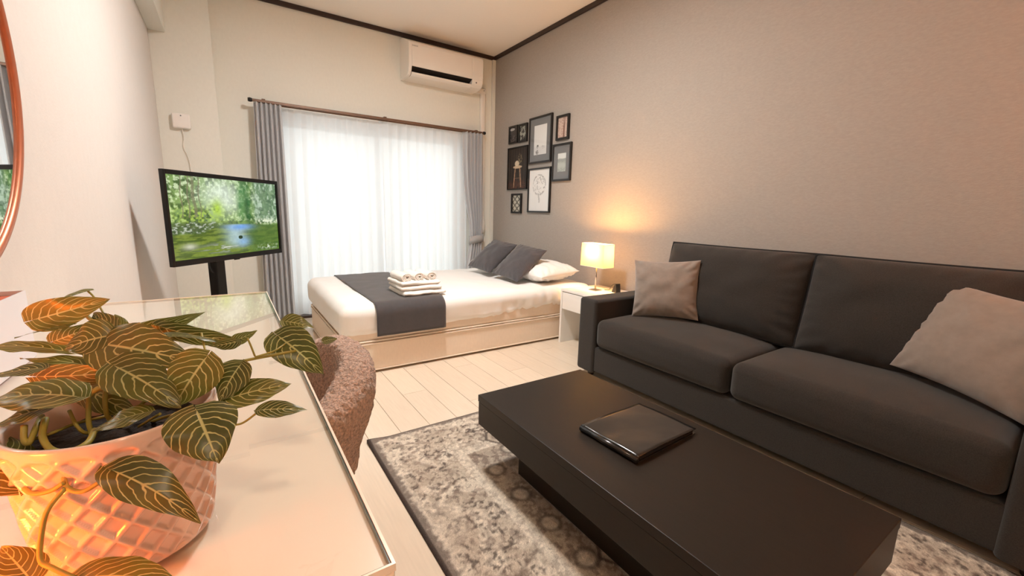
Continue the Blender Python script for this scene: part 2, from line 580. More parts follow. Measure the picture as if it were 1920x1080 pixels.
# dark cornice strips
tag(box('trim_1', 0.004, XR, D - 0.018, D, ZC - 0.036, ZC, M['trim'], bev=0.003), kind='structure')
tag(box('trim_2', XR - 0.018, XR, YF, D - 0.018, ZC - 0.036, ZC, M['trim'], bev=0.003), kind='structure')
tag(box('trim_3', XL, 0.004, PY - 0.018, PY, ZC - 0.036, ZC, M['trim'], bev=0.003), kind='structure')
tag(box('trim_4', -0.25, -0.232, YF, PY - 0.018, ZC - 0.036, ZC, M['trim'], bev=0.003), kind='structure')
tag(box('baseboard_right', XR - 0.01, XR, YF, D, 0, 0.06, M['wall_cream'], bev=0.002), kind='structure')
tag(box('baseboard_left', XL, XL + 0.01, YF, PY, 0, 0.06, M['wall_cream'], bev=0.002), kind='structure')
tag(box('baseboard_back', 0.004, WX0, D - 0.01, D, 0, 0.06, M['wall_cream'], bev=0.002), kind='structure')
# pale corner post where the window wall meets the grey wall
tag(box('trim_5', XR - 0.035, XR, D - 0.03, D, 0, ZC - 0.036, M['wall_cream'], bev=0.003), kind='structure')

# window: sliding glass door with two leaves
win = bpy.data.objects.new('window_1', None); COL.objects.link(win); tag(win, kind='structure')
link('window_frame', join_boxes([(WX0, WX0 + 0.04, D + 0.06, D + 0.18, 0, WZ1), (WX1 - 0.04, WX1, D + 0.06, D + 0.18, 0, WZ1),
                                 (WX0, WX1, D + 0.06, D + 0.18, WZ1 - 0.04, WZ1), (WX0, WX1, D + 0.06, D + 0.18, 0, 0.03)], 0.003), M['alu'], win, smooth=False)
xm = 1.22
for (a, b, yy) in ((WX0 + 0.03, xm + 0.03, D + 0.13), (xm - 0.03, WX1 - 0.03, D + 0.09)):
    sash = link('sash', join_boxes([(a, a + 0.05, yy, yy + 0.03, 0.03, WZ1 - 0.04), (b - 0.05, b, yy, yy + 0.03, 0.03, WZ1 - 0.04),
                                    (a, b, yy, yy + 0.03, WZ1 - 0.09, WZ1 - 0.04), (a, b, yy, yy + 0.03, 0.03, 0.10)], 0.002), M['alu'], win, smooth=False)
    box('pane', a + 0.05, b - 0.05, yy + 0.012, yy + 0.016, 0.10, WZ1 - 0.09, M['glass'], sash)
box('window_sill', WX0 - 0.02, WX1 + 0.02, D - 0.06, D + 0.06, -0.001, 0.022, M['sill'], win, bev=0.003)
tag(box('balcony_floor', XL, XR, D + 0.2, D + 1.5, -0.16, -0.08, mat('balcony_concrete', srgb(205, 203, 200), 0.9, var=0.05, bump=0.3)), kind='structure')


# ------------------------------------------------------------------ rug
def build_rug():
    x0, x1, y0, y1 = 0.408, 1.738, -0.62, 1.648
    nu, nv = 290, 454
    U = np.linspace(0, 1, nu + 1); V = np.linspace(0, 1, nv + 1)
    X, Y = np.meshgrid(x0 + (x1 - x0) * U, y0 + (y1 - y0) * V)
    dx = np.minimum(X - x0, x1 - X); dy = np.minimum(Y - y0, y1 - Y)
    d = np.minimum(dx, dy)
    lay = np.where(dx < dy, Y, X)                       # runs along the border
    n1 = fbm(X * 22, Y * 22, 3, 4); n2 = fbm(X * 75, Y * 75, 5, 3); n3 = vnoise(X * 170, Y * 170, 9); n4 = fbm(X * 4, Y * 4, 21, 3)
    cream = lin((224, 212, 195)); brown = lin((130, 115, 105)); dark = lin((84, 73, 69)); grey = lin((158, 158, 157)); tan = lin((188, 173, 156))
    c = np.ones(X.shape + (3,)) * cream
    # scrolling vine in the outer border, worn and broken
    wx = d + 0.035 * (fbm(lay * 12, d * 12, 31, 4) - 0.5) * 2
    lw = lay + 0.035 * (fbm(lay * 10, d * 14, 37, 4) - 0.5) * 2
    ph = lw * 2 * math.pi / 0.30
    vine = np.abs(wx - 0.145 - 0.05 * np.sin(ph))
    border = sm(0.035, 0.060, d + 0.02 * (n2 - 0.5)) * (1 - sm(0.255, 0.262, d))
    wid = np.clip((fbm(X * 34, Y * 34, 61, 4) - 0.38) * 4.0, 0, 1)
    wid2 = np.clip((n2 - 0.35) * 3.5, 0, 1)
    c = mixc(c, brown, border * (1 - sm(0.006, 0.022, vine)) * wid * 0.8)
    for k in range(2):
        q = (lw / 0.30 + 0.25 + 0.5 * k) % 1.0 - 0.5
        rr = np.hypot(q * 0.30, wx - (0.145 + (0.045 if k == 0 else -0.045) * -1))
        an = np.arctan2(wx - 0.145, q * 0.30)
        rose = rr * (1 + 0.25 * np.cos(6 * an))
        c = mixc(c, tan, border * (1 - sm(0.030, 0.055, rose)) * 0.55)
        c = mixc(c, dark, border * (1 - sm(0.002, 0.012, np.abs(rose - 0.042))) * wid2 * 0.9)
        c = mixc(c, brown, border * (1 - sm(0.002, 0.012, np.abs(rose - 0.020))) * wid2 * 0.6)
    # broken speckle of worn pile
    c = mixc(c, tan, border * sm(0.40, 0.60, n1) * 0.6)
    c = mixc(c, brown, border * sm(0.50, 0.66, n2) * 0.60)
    c = mixc(c, dark, border * sm(0.50, 0.68, fbm(X * 85, Y * 85, 44, 3)) * sm(0.42, 0.56, fbm(X * 30, Y * 30, 144, 3)) * 0.8)
    c = mixc(c, dark, border * sm(0.70, 0.95, n3) * sm(0.48, 0.6, n1) * 0.5)
    # plain guard stripe, then inner band and field
    inner = sm(0.300, 0.306, d)
    c = mixc(c, tan, inner * 1.0)
    c = mixc(c, brown, sm(0.255, 0.262, d) * (1 - inner) * sm(0.50, 0.68, n2) * 0.5)
    band = inner * (1 - sm(0.40, 0.41, d))
    c = mixc(c, brown, band * sm(0.40, 0.62, n2) * 0.85)
    q = (lay / 0.16) % 1.0 - 0.5
    lo = np.hypot(q * 0.16, d - 0.352)
    c = mixc(c, cream, band * (1 - sm(0.025, 0.035, lo)) * 0.5)
    c = mixc(c, dark, band * (1 - sm(0.002, 0.012, np.abs(lo - 0.032))) * 0.6)
    field = sm(0.40, 0.41, d)
    c = mixc(c, grey, field * sm(0.35, 0.6, n4) * 0.9)
    c = mixc(c, dark, field * sm(0.50, 0.68, fbm(X * 18, Y * 18, 71, 4)) * 0.55)
    c = mixc(c, cream, field * sm(0.55, 0.7, fbm(X * 11, Y * 11, 91, 4)) * 0.6)
    # hexagonal medallions
    for (mx, my, s) in ((0.862, 0.70, 0.058), (0.89, 1.40, 0.05), (1.13, -0.1, 0.06)):
        a, b = np.abs(X - mx), np.abs(Y - my)
        hx = np.maximum(a * 0.866 + b * 0.5, b) + 0.008 * (n1 - 0.5)
        c = mixc(c, tan, (1 - sm(s - 0.004, s, hx)) * 0.85)
        c = mixc(c, dark, (1 - sm(0.003, 0.008, np.abs(hx - s))) * 0.85)
        c = mixc(c, brown, (1 - sm(0.003, 0.008, np.abs(hx - s * 0.45))) * 0.7)
    # worn patina
    c = mixc(c, cream, sm(0.55, 0.75, fbm(X * 6, Y * 6, 121, 4)) * (d > 0.035) * 0.25)
    c = mixc(c, brown, field * sm(0.50, 0.68, fbm(X * 40, Y * 40, 77, 4)) * 0.6)
    c *= (0.80 + 0.40 * n3)[..., None] * (0.85 + 0.30 * n2)[..., None]
    edge = 0.85 * (1 - sm(0.022, 0.045, d + 0.030 * (n2 - 0.5)))
    c = mixc(c, lin((104, 92, 86)) , edge)
    c = mixc(c, lin((70, 60, 56)), 1 - sm(0.008, 0.012, d))
    c *= 0.92
    Z = 0.0095 + 0.0022 * (n3 - 0.5) + 0.0015 * (n2 - 0.5)
    Z = np.where(d < 0.006, 0.0045, Z)
    corner = np.hypot(X - x0, Y - y1)
    Z = Z + 0.010 * (1 - sm(0.0, 0.10, corner))
    co = np.stack([X, Y, Z], -1).reshape(-1, 3)
    w = nu + 1
    idx = (np.arange(nv)[:, None] * w + np.arange(nu)[None, :]).ravel()
    fs = np.stack([idx, idx + 1, idx + 1 + w, idx + w], -1)
    # a skirt down to the floor all round
    me = bpy.data.meshes.new('rug')
    ring = list(range(0, w)) + [j * w + nu for j in range(1, nv + 1)] + [nv * w + i for i in range(nu - 1, -1, -1)] + [j * w for j in range(nv - 1, 0, -1)]
    base = len(co)
    low = co[ring].copy(); low[:, 2] = 0.0008
    co = np.concatenate([co, low])
    cc = np.concatenate([c.reshape(-1, 3), np.tile(lin((66, 56, 52)), (len(ring), 1))])
    faces = fs.tolist()
    nr = len(ring)
    for k in range(nr):
        faces.append([ring[k], base + k, base + (k + 1) % nr, ring[(k + 1) % nr]])
    me.from_pydata(co.tolist(), [], faces); me.update()
    paint(me, cc)
    o = link('rug', me, attr_mat('rug_pile', 0.95, bump=0.8, bscale=420, spec=0.1, detail_var=0.22, dscale=330))
    tag(o, 'worn cream and brown patterned rug under the low black table', 'rug')


build_rug()


# ------------------------------------------------------------------ soft shapes
def pillow_mesh(w, h, t, n=28, pw=2.6, ear=0.05, wrinkle=0.004, seed=1, sag=0.0):
    """Filled pillow lying in the local XY plane, thickness along Z, seam round the edge."""
    bm = bmesh.new()

    def pos(u, v, side):
        au, av = abs(u), abs(v)
        prof = max(0.0, (1 - au ** pw)) ** 0.55 * max(0.0, (1 - av ** pw)) ** 0.55
        # sides pull in between the ears
        kx = 1 - ear * (1 - av * av) * au
        ky = 1 - ear * (1 - au * au) * av
        x = u * w / 2 * kx; y = v * h / 2 * ky
        z = side * t / 2 * prof
        e = max(au, av)
        wr = mnoise.noise(Vector((u * 3 + seed, v * 3, side * 2.0))) * wrinkle * 1.6
        rad = math.atan2(v, u)
        crease = math.sin(rad * 26 + seed * 3 + 2 * mnoise.noise(Vector((u * 4, v * 4, seed)))) * wrinkle * 0.9 * sm_(0.55, 0.92, e) * (1 - sm_(0.93, 1.0, e))
        z += side * (wr * (1 - e ** 4) + crease)
        z -= sag * (1 - v) * 0.5 * (1 - au * au)
        return (x, y, z)
    top, bot = {}, {}
    for j in range(n + 1):
        for i in range(n + 1):
            u = math.sin((i / n * 2 - 1) * math.pi / 2); v = math.sin((j / n * 2 - 1) * math.pi / 2)
            top[i, j] = bm.verts.new(pos(u, v, 1))
            if i in (0, n) or j in (0, n):
                bot[i, j] = top[i, j]
            else:
                bot[i, j] = bm.verts.new(pos(u, v, -1))
    for j in range(n):
        for i in range(n):
            bm.faces.new((top[i, j], top[i + 1, j], top[i + 1, j + 1], top[i, j + 1]))
            q = (bot[i, j], bot[i, j + 1], bot[i + 1, j + 1], bot[i + 1, j])
            try: bm.faces.new(q)
            except ValueError: pass
    bmesh.ops.recalc_face_normals(bm, faces=bm.faces)
    return from_bm(bm)


def sm_(a, b, x):
    t = max(0.0, min(1.0, (x - a) / (b - a)))
    return t * t * (3 - 2 * t)


def seam_pts(w, h, ear, n=14):
    pts = []
    for (a, b) in (((-1, -1), (1, -1)), ((1, -1), (1, 1)), ((1, 1), (-1, 1)), ((-1, 1), (-1, -1))):
        for k in range(n):
            t = k / n
            u = a[0] + (b[0] - a[0]) * t; v = a[1] + (b[1] - a[1]) * t
            kx = 1 - ear * (1 - v * v) * abs(u); ky = 1 - ear * (1 - u * u) * abs(v)
            pts.append((u * w / 2 * kx, v * h / 2 * ky, 0))
    return pts


def orient(o, loc, xaxis, yaxis):
    x = Vector(xaxis).normalized(); y = Vector(yaxis)
    y = (y - x * y.dot(x)).normalized(); z = x.cross(y)
    m4 = Matrix((x, y, z)).transposed().to_4x4()
    o.matrix_world = Matrix.Translation(loc) @ m4


# ------------------------------------------------------------------ sofa
SX, SY0, SY1 = 1.705, -0.045, 1.806
sofa = thing('sofa', 'charcoal fabric two-seat sofa with square arms against the grey wall', 'sofa', (2.05, 0.88, 0))
so = Vector((2.05, 0.88, 0))


def sofa_part(name, x0, x1, y0, y1, z0, z1, r, n=(10, 10, 6), deform=None, m='sofa'):
    c = Vector(((x0 + x1) / 2, (y0 + y1) / 2, (z0 + z1) / 2)) - so
    return link(name, rounded_box(x1 - x0, y1 - y0, z1 - z0, r, n, 4, deform), M[m], sofa, c)


sofa_part('base', SX + 0.012, 2.37, SY0 + 0.06, SY1 - 0.06, 0.045, 0.195, 0.012)
sofa_part('arm', SX, 2.37, SY1 - 0.14, SY1, 0.032, 0.472, 0.020)
sofa_part('arm', SX, 2.37, SY0, SY0 + 0.14, 0.032, 0.472, 0.020)
sofa_part('back_frame', 2.27, 2.385, SY0 + 0.02, SY1 - 0.02, 0.045, 0.62, 0.03)
for sx in (SX + 0.06, 2.31):
    for sy in (SY0 + 0.07, SY1 - 0.07):
        link('foot', lathe_mesh([(0.018, 0.0), (0.022, 0.034)], 16), M['wood_leg'], sofa, Vector((sx, sy, 0)) - so)


def seat_def(L_, W_, seed):
    def f(p):
        u = p.x / (W_ / 2); v = p.y / (L_ / 2)
        k = max(0, 1 - abs(u) ** 2.5) * max(0, 1 - abs(v) ** 3.0)
        q = p.copy()
        if p.z > 0: q.z += 0.030 * k + 0.003 * mnoise.noise(Vector((p.x * 7 + seed, p.y * 7, 0)))
        if p.x < 0: q.x -= 0.012 * max(0, 1 - abs(v) ** 3) * (1 - abs(p.z) / 0.09) * sm_(0.5, 1, -u)
        return q
    return f


for k, (a, b) in enumerate(((0.882, 1.664), (0.098, 0.878))):
    sofa_part('seat_cushion', SX - 0.004, 2.22, a, b, 0.200, 0.362, 0.040, (16, 20, 6), seat_def(b - a, 0.51, k * 9))


def back_cushion(y0, y1, seed):
    h, w = 0.44, y1 - y0
    pm_ = pillow_mesh(w, h, 0.20, 36, 3.4, 0.015, 0.006, seed)
    o = link('back_cushion', pm_, M['sofa'], sofa)
    lean = math.radians(13)
    up = Vector((math.sin(lean), 0, math.cos(lean)))
    c = Vector((2.172, (y0 + y1) / 2, 0.585)) - so
    z = Vector((0, -1, 0)).cross(up)
    o.matrix_local = Matrix.Translation(c) @ Matrix((Vector((0, -1, 0)), up, z)).transposed().to_4x4()
    p = link('piping', tube_mesh(seam_pts(w, h, 0.015), 0.0075, 6, closed=True), M['sofa_piping'], o)
    # boxy top flange
    return o


back_cushion(0.815, 1.565, 3)
back_cushion(0.100, 0.815, 8)


def throw_cushion(name, label, cat, loc, xaxis, yaxis, w, h, t, m, seed, group=None, ear=0.07, wr=0.006):
    o = link(name, pillow_mesh(w, h, t, 32, 2.4, ear, wr, seed), M[m])
    orient(o, loc, xaxis, yaxis)
    tag(o, label, cat, group)
    return o


throw_cushion('throw_cushion', 'taupe velvet square cushion in the sofa corner beside the nightstand', 'cushion',
              (2.000, 1.438, 0.553), (0.42, -0.90, 0.075), (0.16, 0.09, 0.98), 0.355, 0.325, 0.13, 'cushion', 2, 'sofa cushions')
throw_cushion('throw_cushion', 'taupe velvet cushion slumped at the right end of the sofa', 'cushion',
              (2.02, 0.235, 0.565), (-0.42, -0.88, -0.10), (0.32, -0.22, 0.90), 0.40, 0.36, 0.13, 'cushion', 5, 'sofa cushions', 0.07, 0.0045)

# ------------------------------------------------------------------ coffee table and folder
TX0, TX1, TY0, TY1, TZ, TB = 0.7245, 1.236, 0.205, 1.281, 0.284, 0.167
tbl = thing('coffee_table', 'low black rectangular coffee table with thick top on recessed plinth', 'table', (0.98, 0.745, 0.0105))
to = Vector((0.98, 0.745, 0.0105))


def tpart(name, x0, x1, y0, y1, z0, z1, bev):
    return box(name, x0 - to.x, x1 - to.x, y0 - to.y, y1 - to.y, z0 - to.z, z1 - to.z, M['table'], tbl, bev)


tpart('table_top', TX0, TX1, TY0, TY1, TZ - 0.026, TZ, 0.0018)
tpart('apron', TX0 + 0.0015, TX1 - 0.0015, TY0 + 0.0015, TY1 - 0.0015, TB, TZ - 0.0268, 0.0015)
tpart('plinth', 0.815, 1.145, 0.32, 1.137, 0.0105, TB, 0.002)

fo = thing('folder', 'black glossy ring folder lying on the coffee table', 'folder', (1.022, 0.785, TZ), math.radians(2.5))
cov = grid_mesh(24, 18, lambda u, v: ((u - 0.5) * 0.288, (v - 0.5) * 0.215, 0.0195 + 0.0022 * math.sin(u * 5 + v * 3) * math.sin(v * 4 + 1) + 0.001 * mnoise.noise(Vector((u * 5, v * 5, 3)))))
cv = link('front_cover', cov, M['folder'], fo)
sd = cv.modifiers.new('thick', 'SOLIDIFY'); sd.thickness = 0.002
box('back_cover', -0.144, 0.144, -0.1075, 0.1075, 0.0003, 0.0025, M['folder'], fo, bev=0.0008)
box('pages', -0.13, 0.138, -0.102, 0.102, 0.003, 0.0145, M['sofa_piping'], fo, bev=0.001)
link('spine', tube_mesh([(-0.144, -0.107, 0.0095), (-0.144, 0.107, 0.0095)], 0.0092, 12), M['folder'], fo)

# ------------------------------------------------------------------ bed
BX0, BX1, BY0, BY1 = 0.50, 2.385, 2.40, 3.58
bed = thing('bed', 'low double bed with cream divan base and white linen by the window', 'bed', (1.44, 2.99, 0))
bo = Vector((1.44, 2.99, 0))


def bed_part(name, x0, x1, y0, y1, z0, z1, r, m, n=(12, 10, 6), deform=None):
    c = Vector(((x0 + x1) / 2, (y0 + y1) / 2, (z0 + z1) / 2)) - bo
    return link(name, rounded_box(x1 - x0, y1 - y0, z1 - z0, r, n, 4, deform), M[m], bed, c)


bb = bed_part('bed_base', BX0, BX1, BY0, BY1, 0.012, 0.183, 0.014, 'bed_fabric')


def rect_loop(x0, x1, y0, y1, z, r=0.016):
    pts = []
    for (cx, cy, a0) in ((x1 - r, y1 - r, 0), (x0 + r, y1 - r, 90), (x0 + r, y0 + r, 180), (x1 - r, y0 + r, 270)):
        for k in range(5):
            a = math.radians(a0 + 90 * k / 4)
            pts.append((cx + r * math.cos(a) - bo.x, cy + r * math.sin(a) - bo.y, z))
    return pts


for z in (0.018, 0.178):
    pp = link('piping', tube_mesh(rect_loop(BX0 - 0.002, BX1 + 0.002, BY0 - 0.002, BY1 + 0.002, z), 0.005, 6, closed=True), M['bed_fabric'], bb)
    pp.parent = bb; pp.location = -bb.location
mt = bed_part('mattress', BX0 + 0.004, BX1, BY0 + 0.002, BY1, 0.186, 0.385, 0.03, 'bed_fabric')
pp = link('piping', tube_mesh(rect_loop(BX0, BX1 + 0.003, BY0 - 0.002, BY1 + 0.002, 0.194), 0.005, 6, closed=True), M['bed_fabric'], mt)
pp.location = -mt.location

SHX0, SHX1, SHY0, SHY1, SHZ0, SHZ1 = 0.478, 2.392, 2.376, 3.602, 0.205, 0.412


def sheet_def(p):
    q = p.copy()
    X = p.x + (SHX0 + SHX1) / 2; Y = p.y + (SHY0 + SHY1) / 2; Z = p.z + (SHZ0 + SHZ1) / 2
    hw = (SHX1 - SHX0) / 2; hd = (SHY1 - SHY0) / 2
    side = sm_(0.86, 0.99, -p.y / hd)
    foot = sm_(0.90, 0.99, -p.x / hw)
    low = sm_(0.40, 0.22, Z)
    # hem rises towards the pillows
    t = (X - SHX0) / (SHX1 - SHX0)
    if Z < 0.30:
        k = (0.30 - Z) / (0.30 - SHZ0)
        q.z += k * (0.012 + 0.055 * sm_(0.1, 1.0, t)) * side
    head = sm_(0.35, 0.75, t)
    wr = mnoise.noise(Vector((X * 16, Z * 5 + X * 2, 1.7))) * 0.024 + mnoise.noise(Vector((X * 34, Z * 11, 4.0))) * 0.015
    q.y -= side * wr * (0.25 + 1.1 * head) * (0.4 + 0.6 * low)
    q.x -= foot * 0.006 * mnoise.noise(Vector((Y * 7, Z * 4, 8)))
    if p.z > 0:
        q.z += 0.006 * mnoise.noise(Vector((X * 5, Y * 5, 2.2))) + 0.004 * mnoise.noise(Vector((X * 13 + Y * 4, Y * 7, 5.2))) * (0.4 + head)
    q.y += low * side * 0.014
    return q


bed_part('sheet', SHX0, SHX1, SHY0, SHY1, SHZ0, SHZ1, 0.065, 'sheet', (90, 40, 8), sheet_def)

# runner laid over the foot of the bed
def runner_path():
    r = 0.068; off = 0.008
    y0, y1, z1 = SHY0 - off - 0.004, SHY1 + off, SHZ1 + off
    pts = []
    for k in range(8): pts.append((y0, 0.228 + (z1 - r - 0.228) * k / 8))
    for k in range(9):
        a = math.pi - math.pi / 2 * k / 8
        pts.append((y0 + r + r * math.cos(a), z1 - r + r * math.sin(a)))
    for k in range(1, 28): pts.append((y0 + r + (y1 - y0 - 2 * r) * k / 28, z1))
    for k in range(9):
        a = math.pi / 2 - math.pi / 2 * k / 8
        pts.append((y1 - r + r * math.cos(a), z1 - r + r * math.sin(a)))
    for k in range(1, 8): pts.append((y1, z1 - r - (z1 - r - 0.25) * k / 8))
    return pts


RP = runner_path()
nv = len(RP) - 1


def runner_fn(u, v):
    y, z = RP[int(round(v * nv))]
    x = 0.668 + 0.43 * u
    top = 1 if z > 0.41 else 0
    w = 0.004 * mnoise.noise(Vector((x * 9, y * 14, 0.5))) + 0.003 * mnoise.noise(Vector((x * 18, y * 22, 6.5)))
    if top: z += abs(w) + 0.005 * max(0, mnoise.noise(Vector((x * 4 + y * 6, y * 11, 3.5))))
    else: y += -abs(w) if y < 3 else abs(w)
    x += 0.010 * (y - 2.4) * 1.0
    return (x, y, z)


rn = link('bed_runner', grid_mesh(30, nv, runner_fn), M['runner'])
sd = rn.modifiers.new('thick', 'SOLIDIFY'); sd.thickness = 0.004; sd.offset = 0
tag(rn, 'charcoal cloth runner laid across the foot of the white bed', 'bed runner')

# towels: three folded, three rolled on top
TWX, TWY = 0.99, 2.60
tz = SHZ1 + 0.012


def folded_towel(z, h, w, dpt, dx, dy, rz, label, seed):
    def f(p):
        q = p.copy()
        q.z += 0.004 * mnoise.noise(Vector((p.x * 12 + seed, p.y * 12, 0))) + 0.003 * mnoise.noise(Vector((p.x * 30, p.y * 20 + seed, p.z * 50)))
        q.x += 0.004 * mnoise.noise(Vector((p.y * 10 + seed, p.z * 40, 3)))
        q.y += 0.004 * mnoise.noise(Vector((p.x * 10 + seed, p.z * 40, 7)))
        if p.y < -dpt / 2 + 0.02: q.y -= 0.004 * math.cos(p.z / h * 2 * math.pi)
        return q
    o = link('folded_towel', rounded_box(w, dpt, h, h * 0.48, (24, 20, 2), 5, f), M['towel'], None, (TWX + dx, TWY + dy, z + h / 2), (0, 0, rz))
    tag(o, label, 'towel', 'folded towels on the bed')


folded_towel(tz, 0.030, 0.285, 0.29, 0.012, 0, 0.03, 'white folded towel at the bottom of the stack on the bed', 1)
folded_towel(tz + 0.031, 0.030, 0.270, 0.27, 0.000, 0.008, -0.02, 'white folded towel in the middle of the stack on the bed', 5)
folded_towel(tz + 0.062, 0.026, 0.262, 0.26, -0.006, 0.014, 0.04, 'white folded towel directly under the three rolled ones', 9)


def rolled_towel(x, y, z, ln, r, label, seed):
    # spiral cross-section extruded along y
    outer, turns = [], 2.6
    n = 110
    prof = []
    for k in range(n + 1):
        a = 2 * math.pi * turns * k / n
        rr = r * (0.10 + 0.90 * k / n)
        prof.append((math.cos(a + 0.6) * rr * 1.25, math.sin(a + 0.6) * rr * 0.85))
    nl = 14

    def f(u, v):
        px, pz = prof[int(round(u * n))]
        e = 1 + 0.05 * mnoise.noise(Vector((u * 9, v * 3, seed)))
        return (px * e, (v - 0.5) * ln + 0.004 * mnoise.noise(Vector((u * 6, v, seed + 4))), pz * e)
    me = grid_mesh(n, nl, f)
    o = link('rolled_towel', me, M['towel'], None, (x, y, z), (0, 0, 0.04))
    s = o.modifiers.new('thick', 'SOLIDIFY'); s.thickness = 0.0075; s.offset = -1
    tag(o, label, 'towel', 'rolled towels on the bed')


rz_ = tz + 0.089 + 0.0225
rolled_towel(TWX - 0.090, TWY + 0.01, rz_, 0.20, 0.025, 'white rolled hand towel on the stack, nearest the bed foot', 1)
rolled_towel(TWX - 0.006, TWY + 0.015, rz_, 0.20, 0.025, 'white rolled hand towel on the stack, middle of the three', 2)
rolled_towel(TWX + 0.080, TWY + 0.02, rz_, 0.20, 0.025, 'white rolled hand towel on the stack, nearest the pillows', 3)

# pillows and dark cushions
for (yy, lab, sd_) in ((2.70, 'white bed pillow nearest the nightstand, behind the dark cushions', 4), (3.27, 'white bed pillow on the window side, hidden behind the dark cushion', 12)):
    o = link('bed_pillow', pillow_mesh(0.38, 0.54, 0.15, 32, 2.6, 0.04, 0.010, sd_), M['sheet'], None, (2.09, yy, SHZ1 + 0.084))
    orient(o, (2.09, yy, SHZ1 + 0.084), (0.97, 0, 0.08), (0, 1, 0))
    tag(o, lab, 'pillow', 'white bed pillows')
throw_cushion('bed_cushion', 'charcoal square cushion propped on the bed next to the window', 'cushion',
              (1.915, 3.165, 0.575), (0.02, -1, -0.06), (0.72, 0.10, 0.62), 0.36, 0.36, 0.11, 'bed_cushion', 7, 'dark bed cushions', 0.05, 0.005)
throw_cushion('bed_cushion', 'charcoal square cushion propped on the bed nearer the nightstand', 'cushion',
              (1.925, 2.765, 0.560), (0.02, -1, -0.06), (0.72, -0.02, 0.62), 0.36, 0.36, 0.11, 'bed_cushion', 17, 'dark bed cushions', 0.05, 0.005)

# ------------------------------------------------------------------ nightstand, lamp, handset
NX0, NX1, NY0, NY1, NZ = 2.007, 2.39, 1.90, 2.330, 0.409
ns = thing('nightstand', 'small white nightstand with one drawer between bed and sofa', 'nightstand', (2.2, 2.115, 0))
no = Vector((2.2, 2.115, 0))


def npart(name, x0, x1, y0, y1, z0, z1, bev=0.0015, m='white_lacquer', parent=None):
    return box(name, x0 - no.x, x1 - no.x, y0 - no.y, y1 - no.y, z0, z1, M[m], parent or ns, bev)


npart('side_panel', NX0, NX1, NY1 - 0.018, NY1, 0, NZ - 0.0165)
npart('side_panel', NX0, NX1, NY0, NY0 + 0.018, 0, NZ - 0.0165)
npart('top_panel', NX0, NX1, NY0, NY1, NZ - 0.016, NZ)
npart('back_panel', NX1 - 0.012, NX1 - 0.001, NY0 + 0.0185, NY1 - 0.0185, 0.02, NZ - 0.017)
npart('drawer', NX0 + 0.002, NX1 - 0.03, NY0 + 0.0205, NY1 - 0.0205, 0.262, NZ - 0.022)

LX, LY = 2.195, 2.167
lamp = thing('table_lamp', 'small table lamp with lit rectangular cream shade on the nightstand', 'lamp', (LX, LY, NZ))
box('lamp_base', -0.035, 0.035, -0.035, 0.035, 0.0005, 0.006, M['chrome'], lamp, bev=0.002)
link('lamp_stem', tube_mesh([(0, 0, 0.006), (0, 0, 0.21)], 0.006, 12), M['chrome'], lamp)
link('bulb', lathe_mesh([(0.006, 0.21), (0.012, 0.225), (0.022, 0.25), (0.024, 0.265), (0.016, 0.283), (0.004, 0.29)], 20), emit_mat('lit_bulb', (1.0, 0.62, 0.28, 1), 6.0), lamp)
hx, hy, z0_, z1_ = 0.053, 0.1135, 0.174, 0.338
bm = bmesh.new()
ring0 = [(-hx, -hy), (hx, -hy), (hx, hy), (-hx, hy)]
lo_ = [bm.verts.new((x, y, z0_)) for x, y in ring0]; hi_ = [bm.verts.new((x * 0.97, y * 0.97, z1_)) for x, y in ring0]
for i in range(4): bm.faces.new((lo_[i], lo_[(i + 1) % 4], hi_[(i + 1) % 4], hi_[i]))
shade = link('lamp_shade', from_bm(bm), cloth_translucent('cream_lamp_cloth', (0.80, 0.68, 0.40, 1), 0.30, 0.0), lamp, smooth=False)
for z, k in ((z0_, 1.0), (z1_, 0.97)):
    link('shade_hem', tube_mesh([(x * k, y * k, z) for x, y in ring0], 0.0016, 6, closed=True), M['carton'], shade)
pt = bpy.data.lights.new('lamp_light', 'POINT'); pt.energy = 32.0; pt.color = (1.0, 0.48, 0.14); pt.shadow_soft_size = 0.035
pto = bpy.data.objects.new('lamp_light', pt); COL.objects.link(pto); pto.parent = lamp; pto.location = (0, 0, 0.282)

hs = thing('phone_cradle', 'small black phone cradle with curled cable beside the table lamp', 'phone cradle', (2.27, 2.035, NZ))
link('cradle', extrude_profile([(-0.022, 0.0005), (0.022, 0.0005), (0.018, 0.014), (-0.006, 0.064), (-0.014, 0.062)], -0.022, 0.022), M['dark_plastic'], hs, smooth=False)
link('cable', tube_mesh(spline([(0.0, -0.010, 0.063), (-0.01, 0.015, 0.058), (-0.012, 0.040, 0.036), (-0.012, 0.055, 0.010), (-0.012, 0.10, 0.0035)], 6), 0.0022, 8), M['dark_plastic'], hs)

# ------------------------------------------------------------------ pictures
def art_grid(ny, nz):
    U, V = np.meshgrid(np.linspace(0, 1, ny + 1), np.linspace(0, 1, nz + 1))
    return U, V


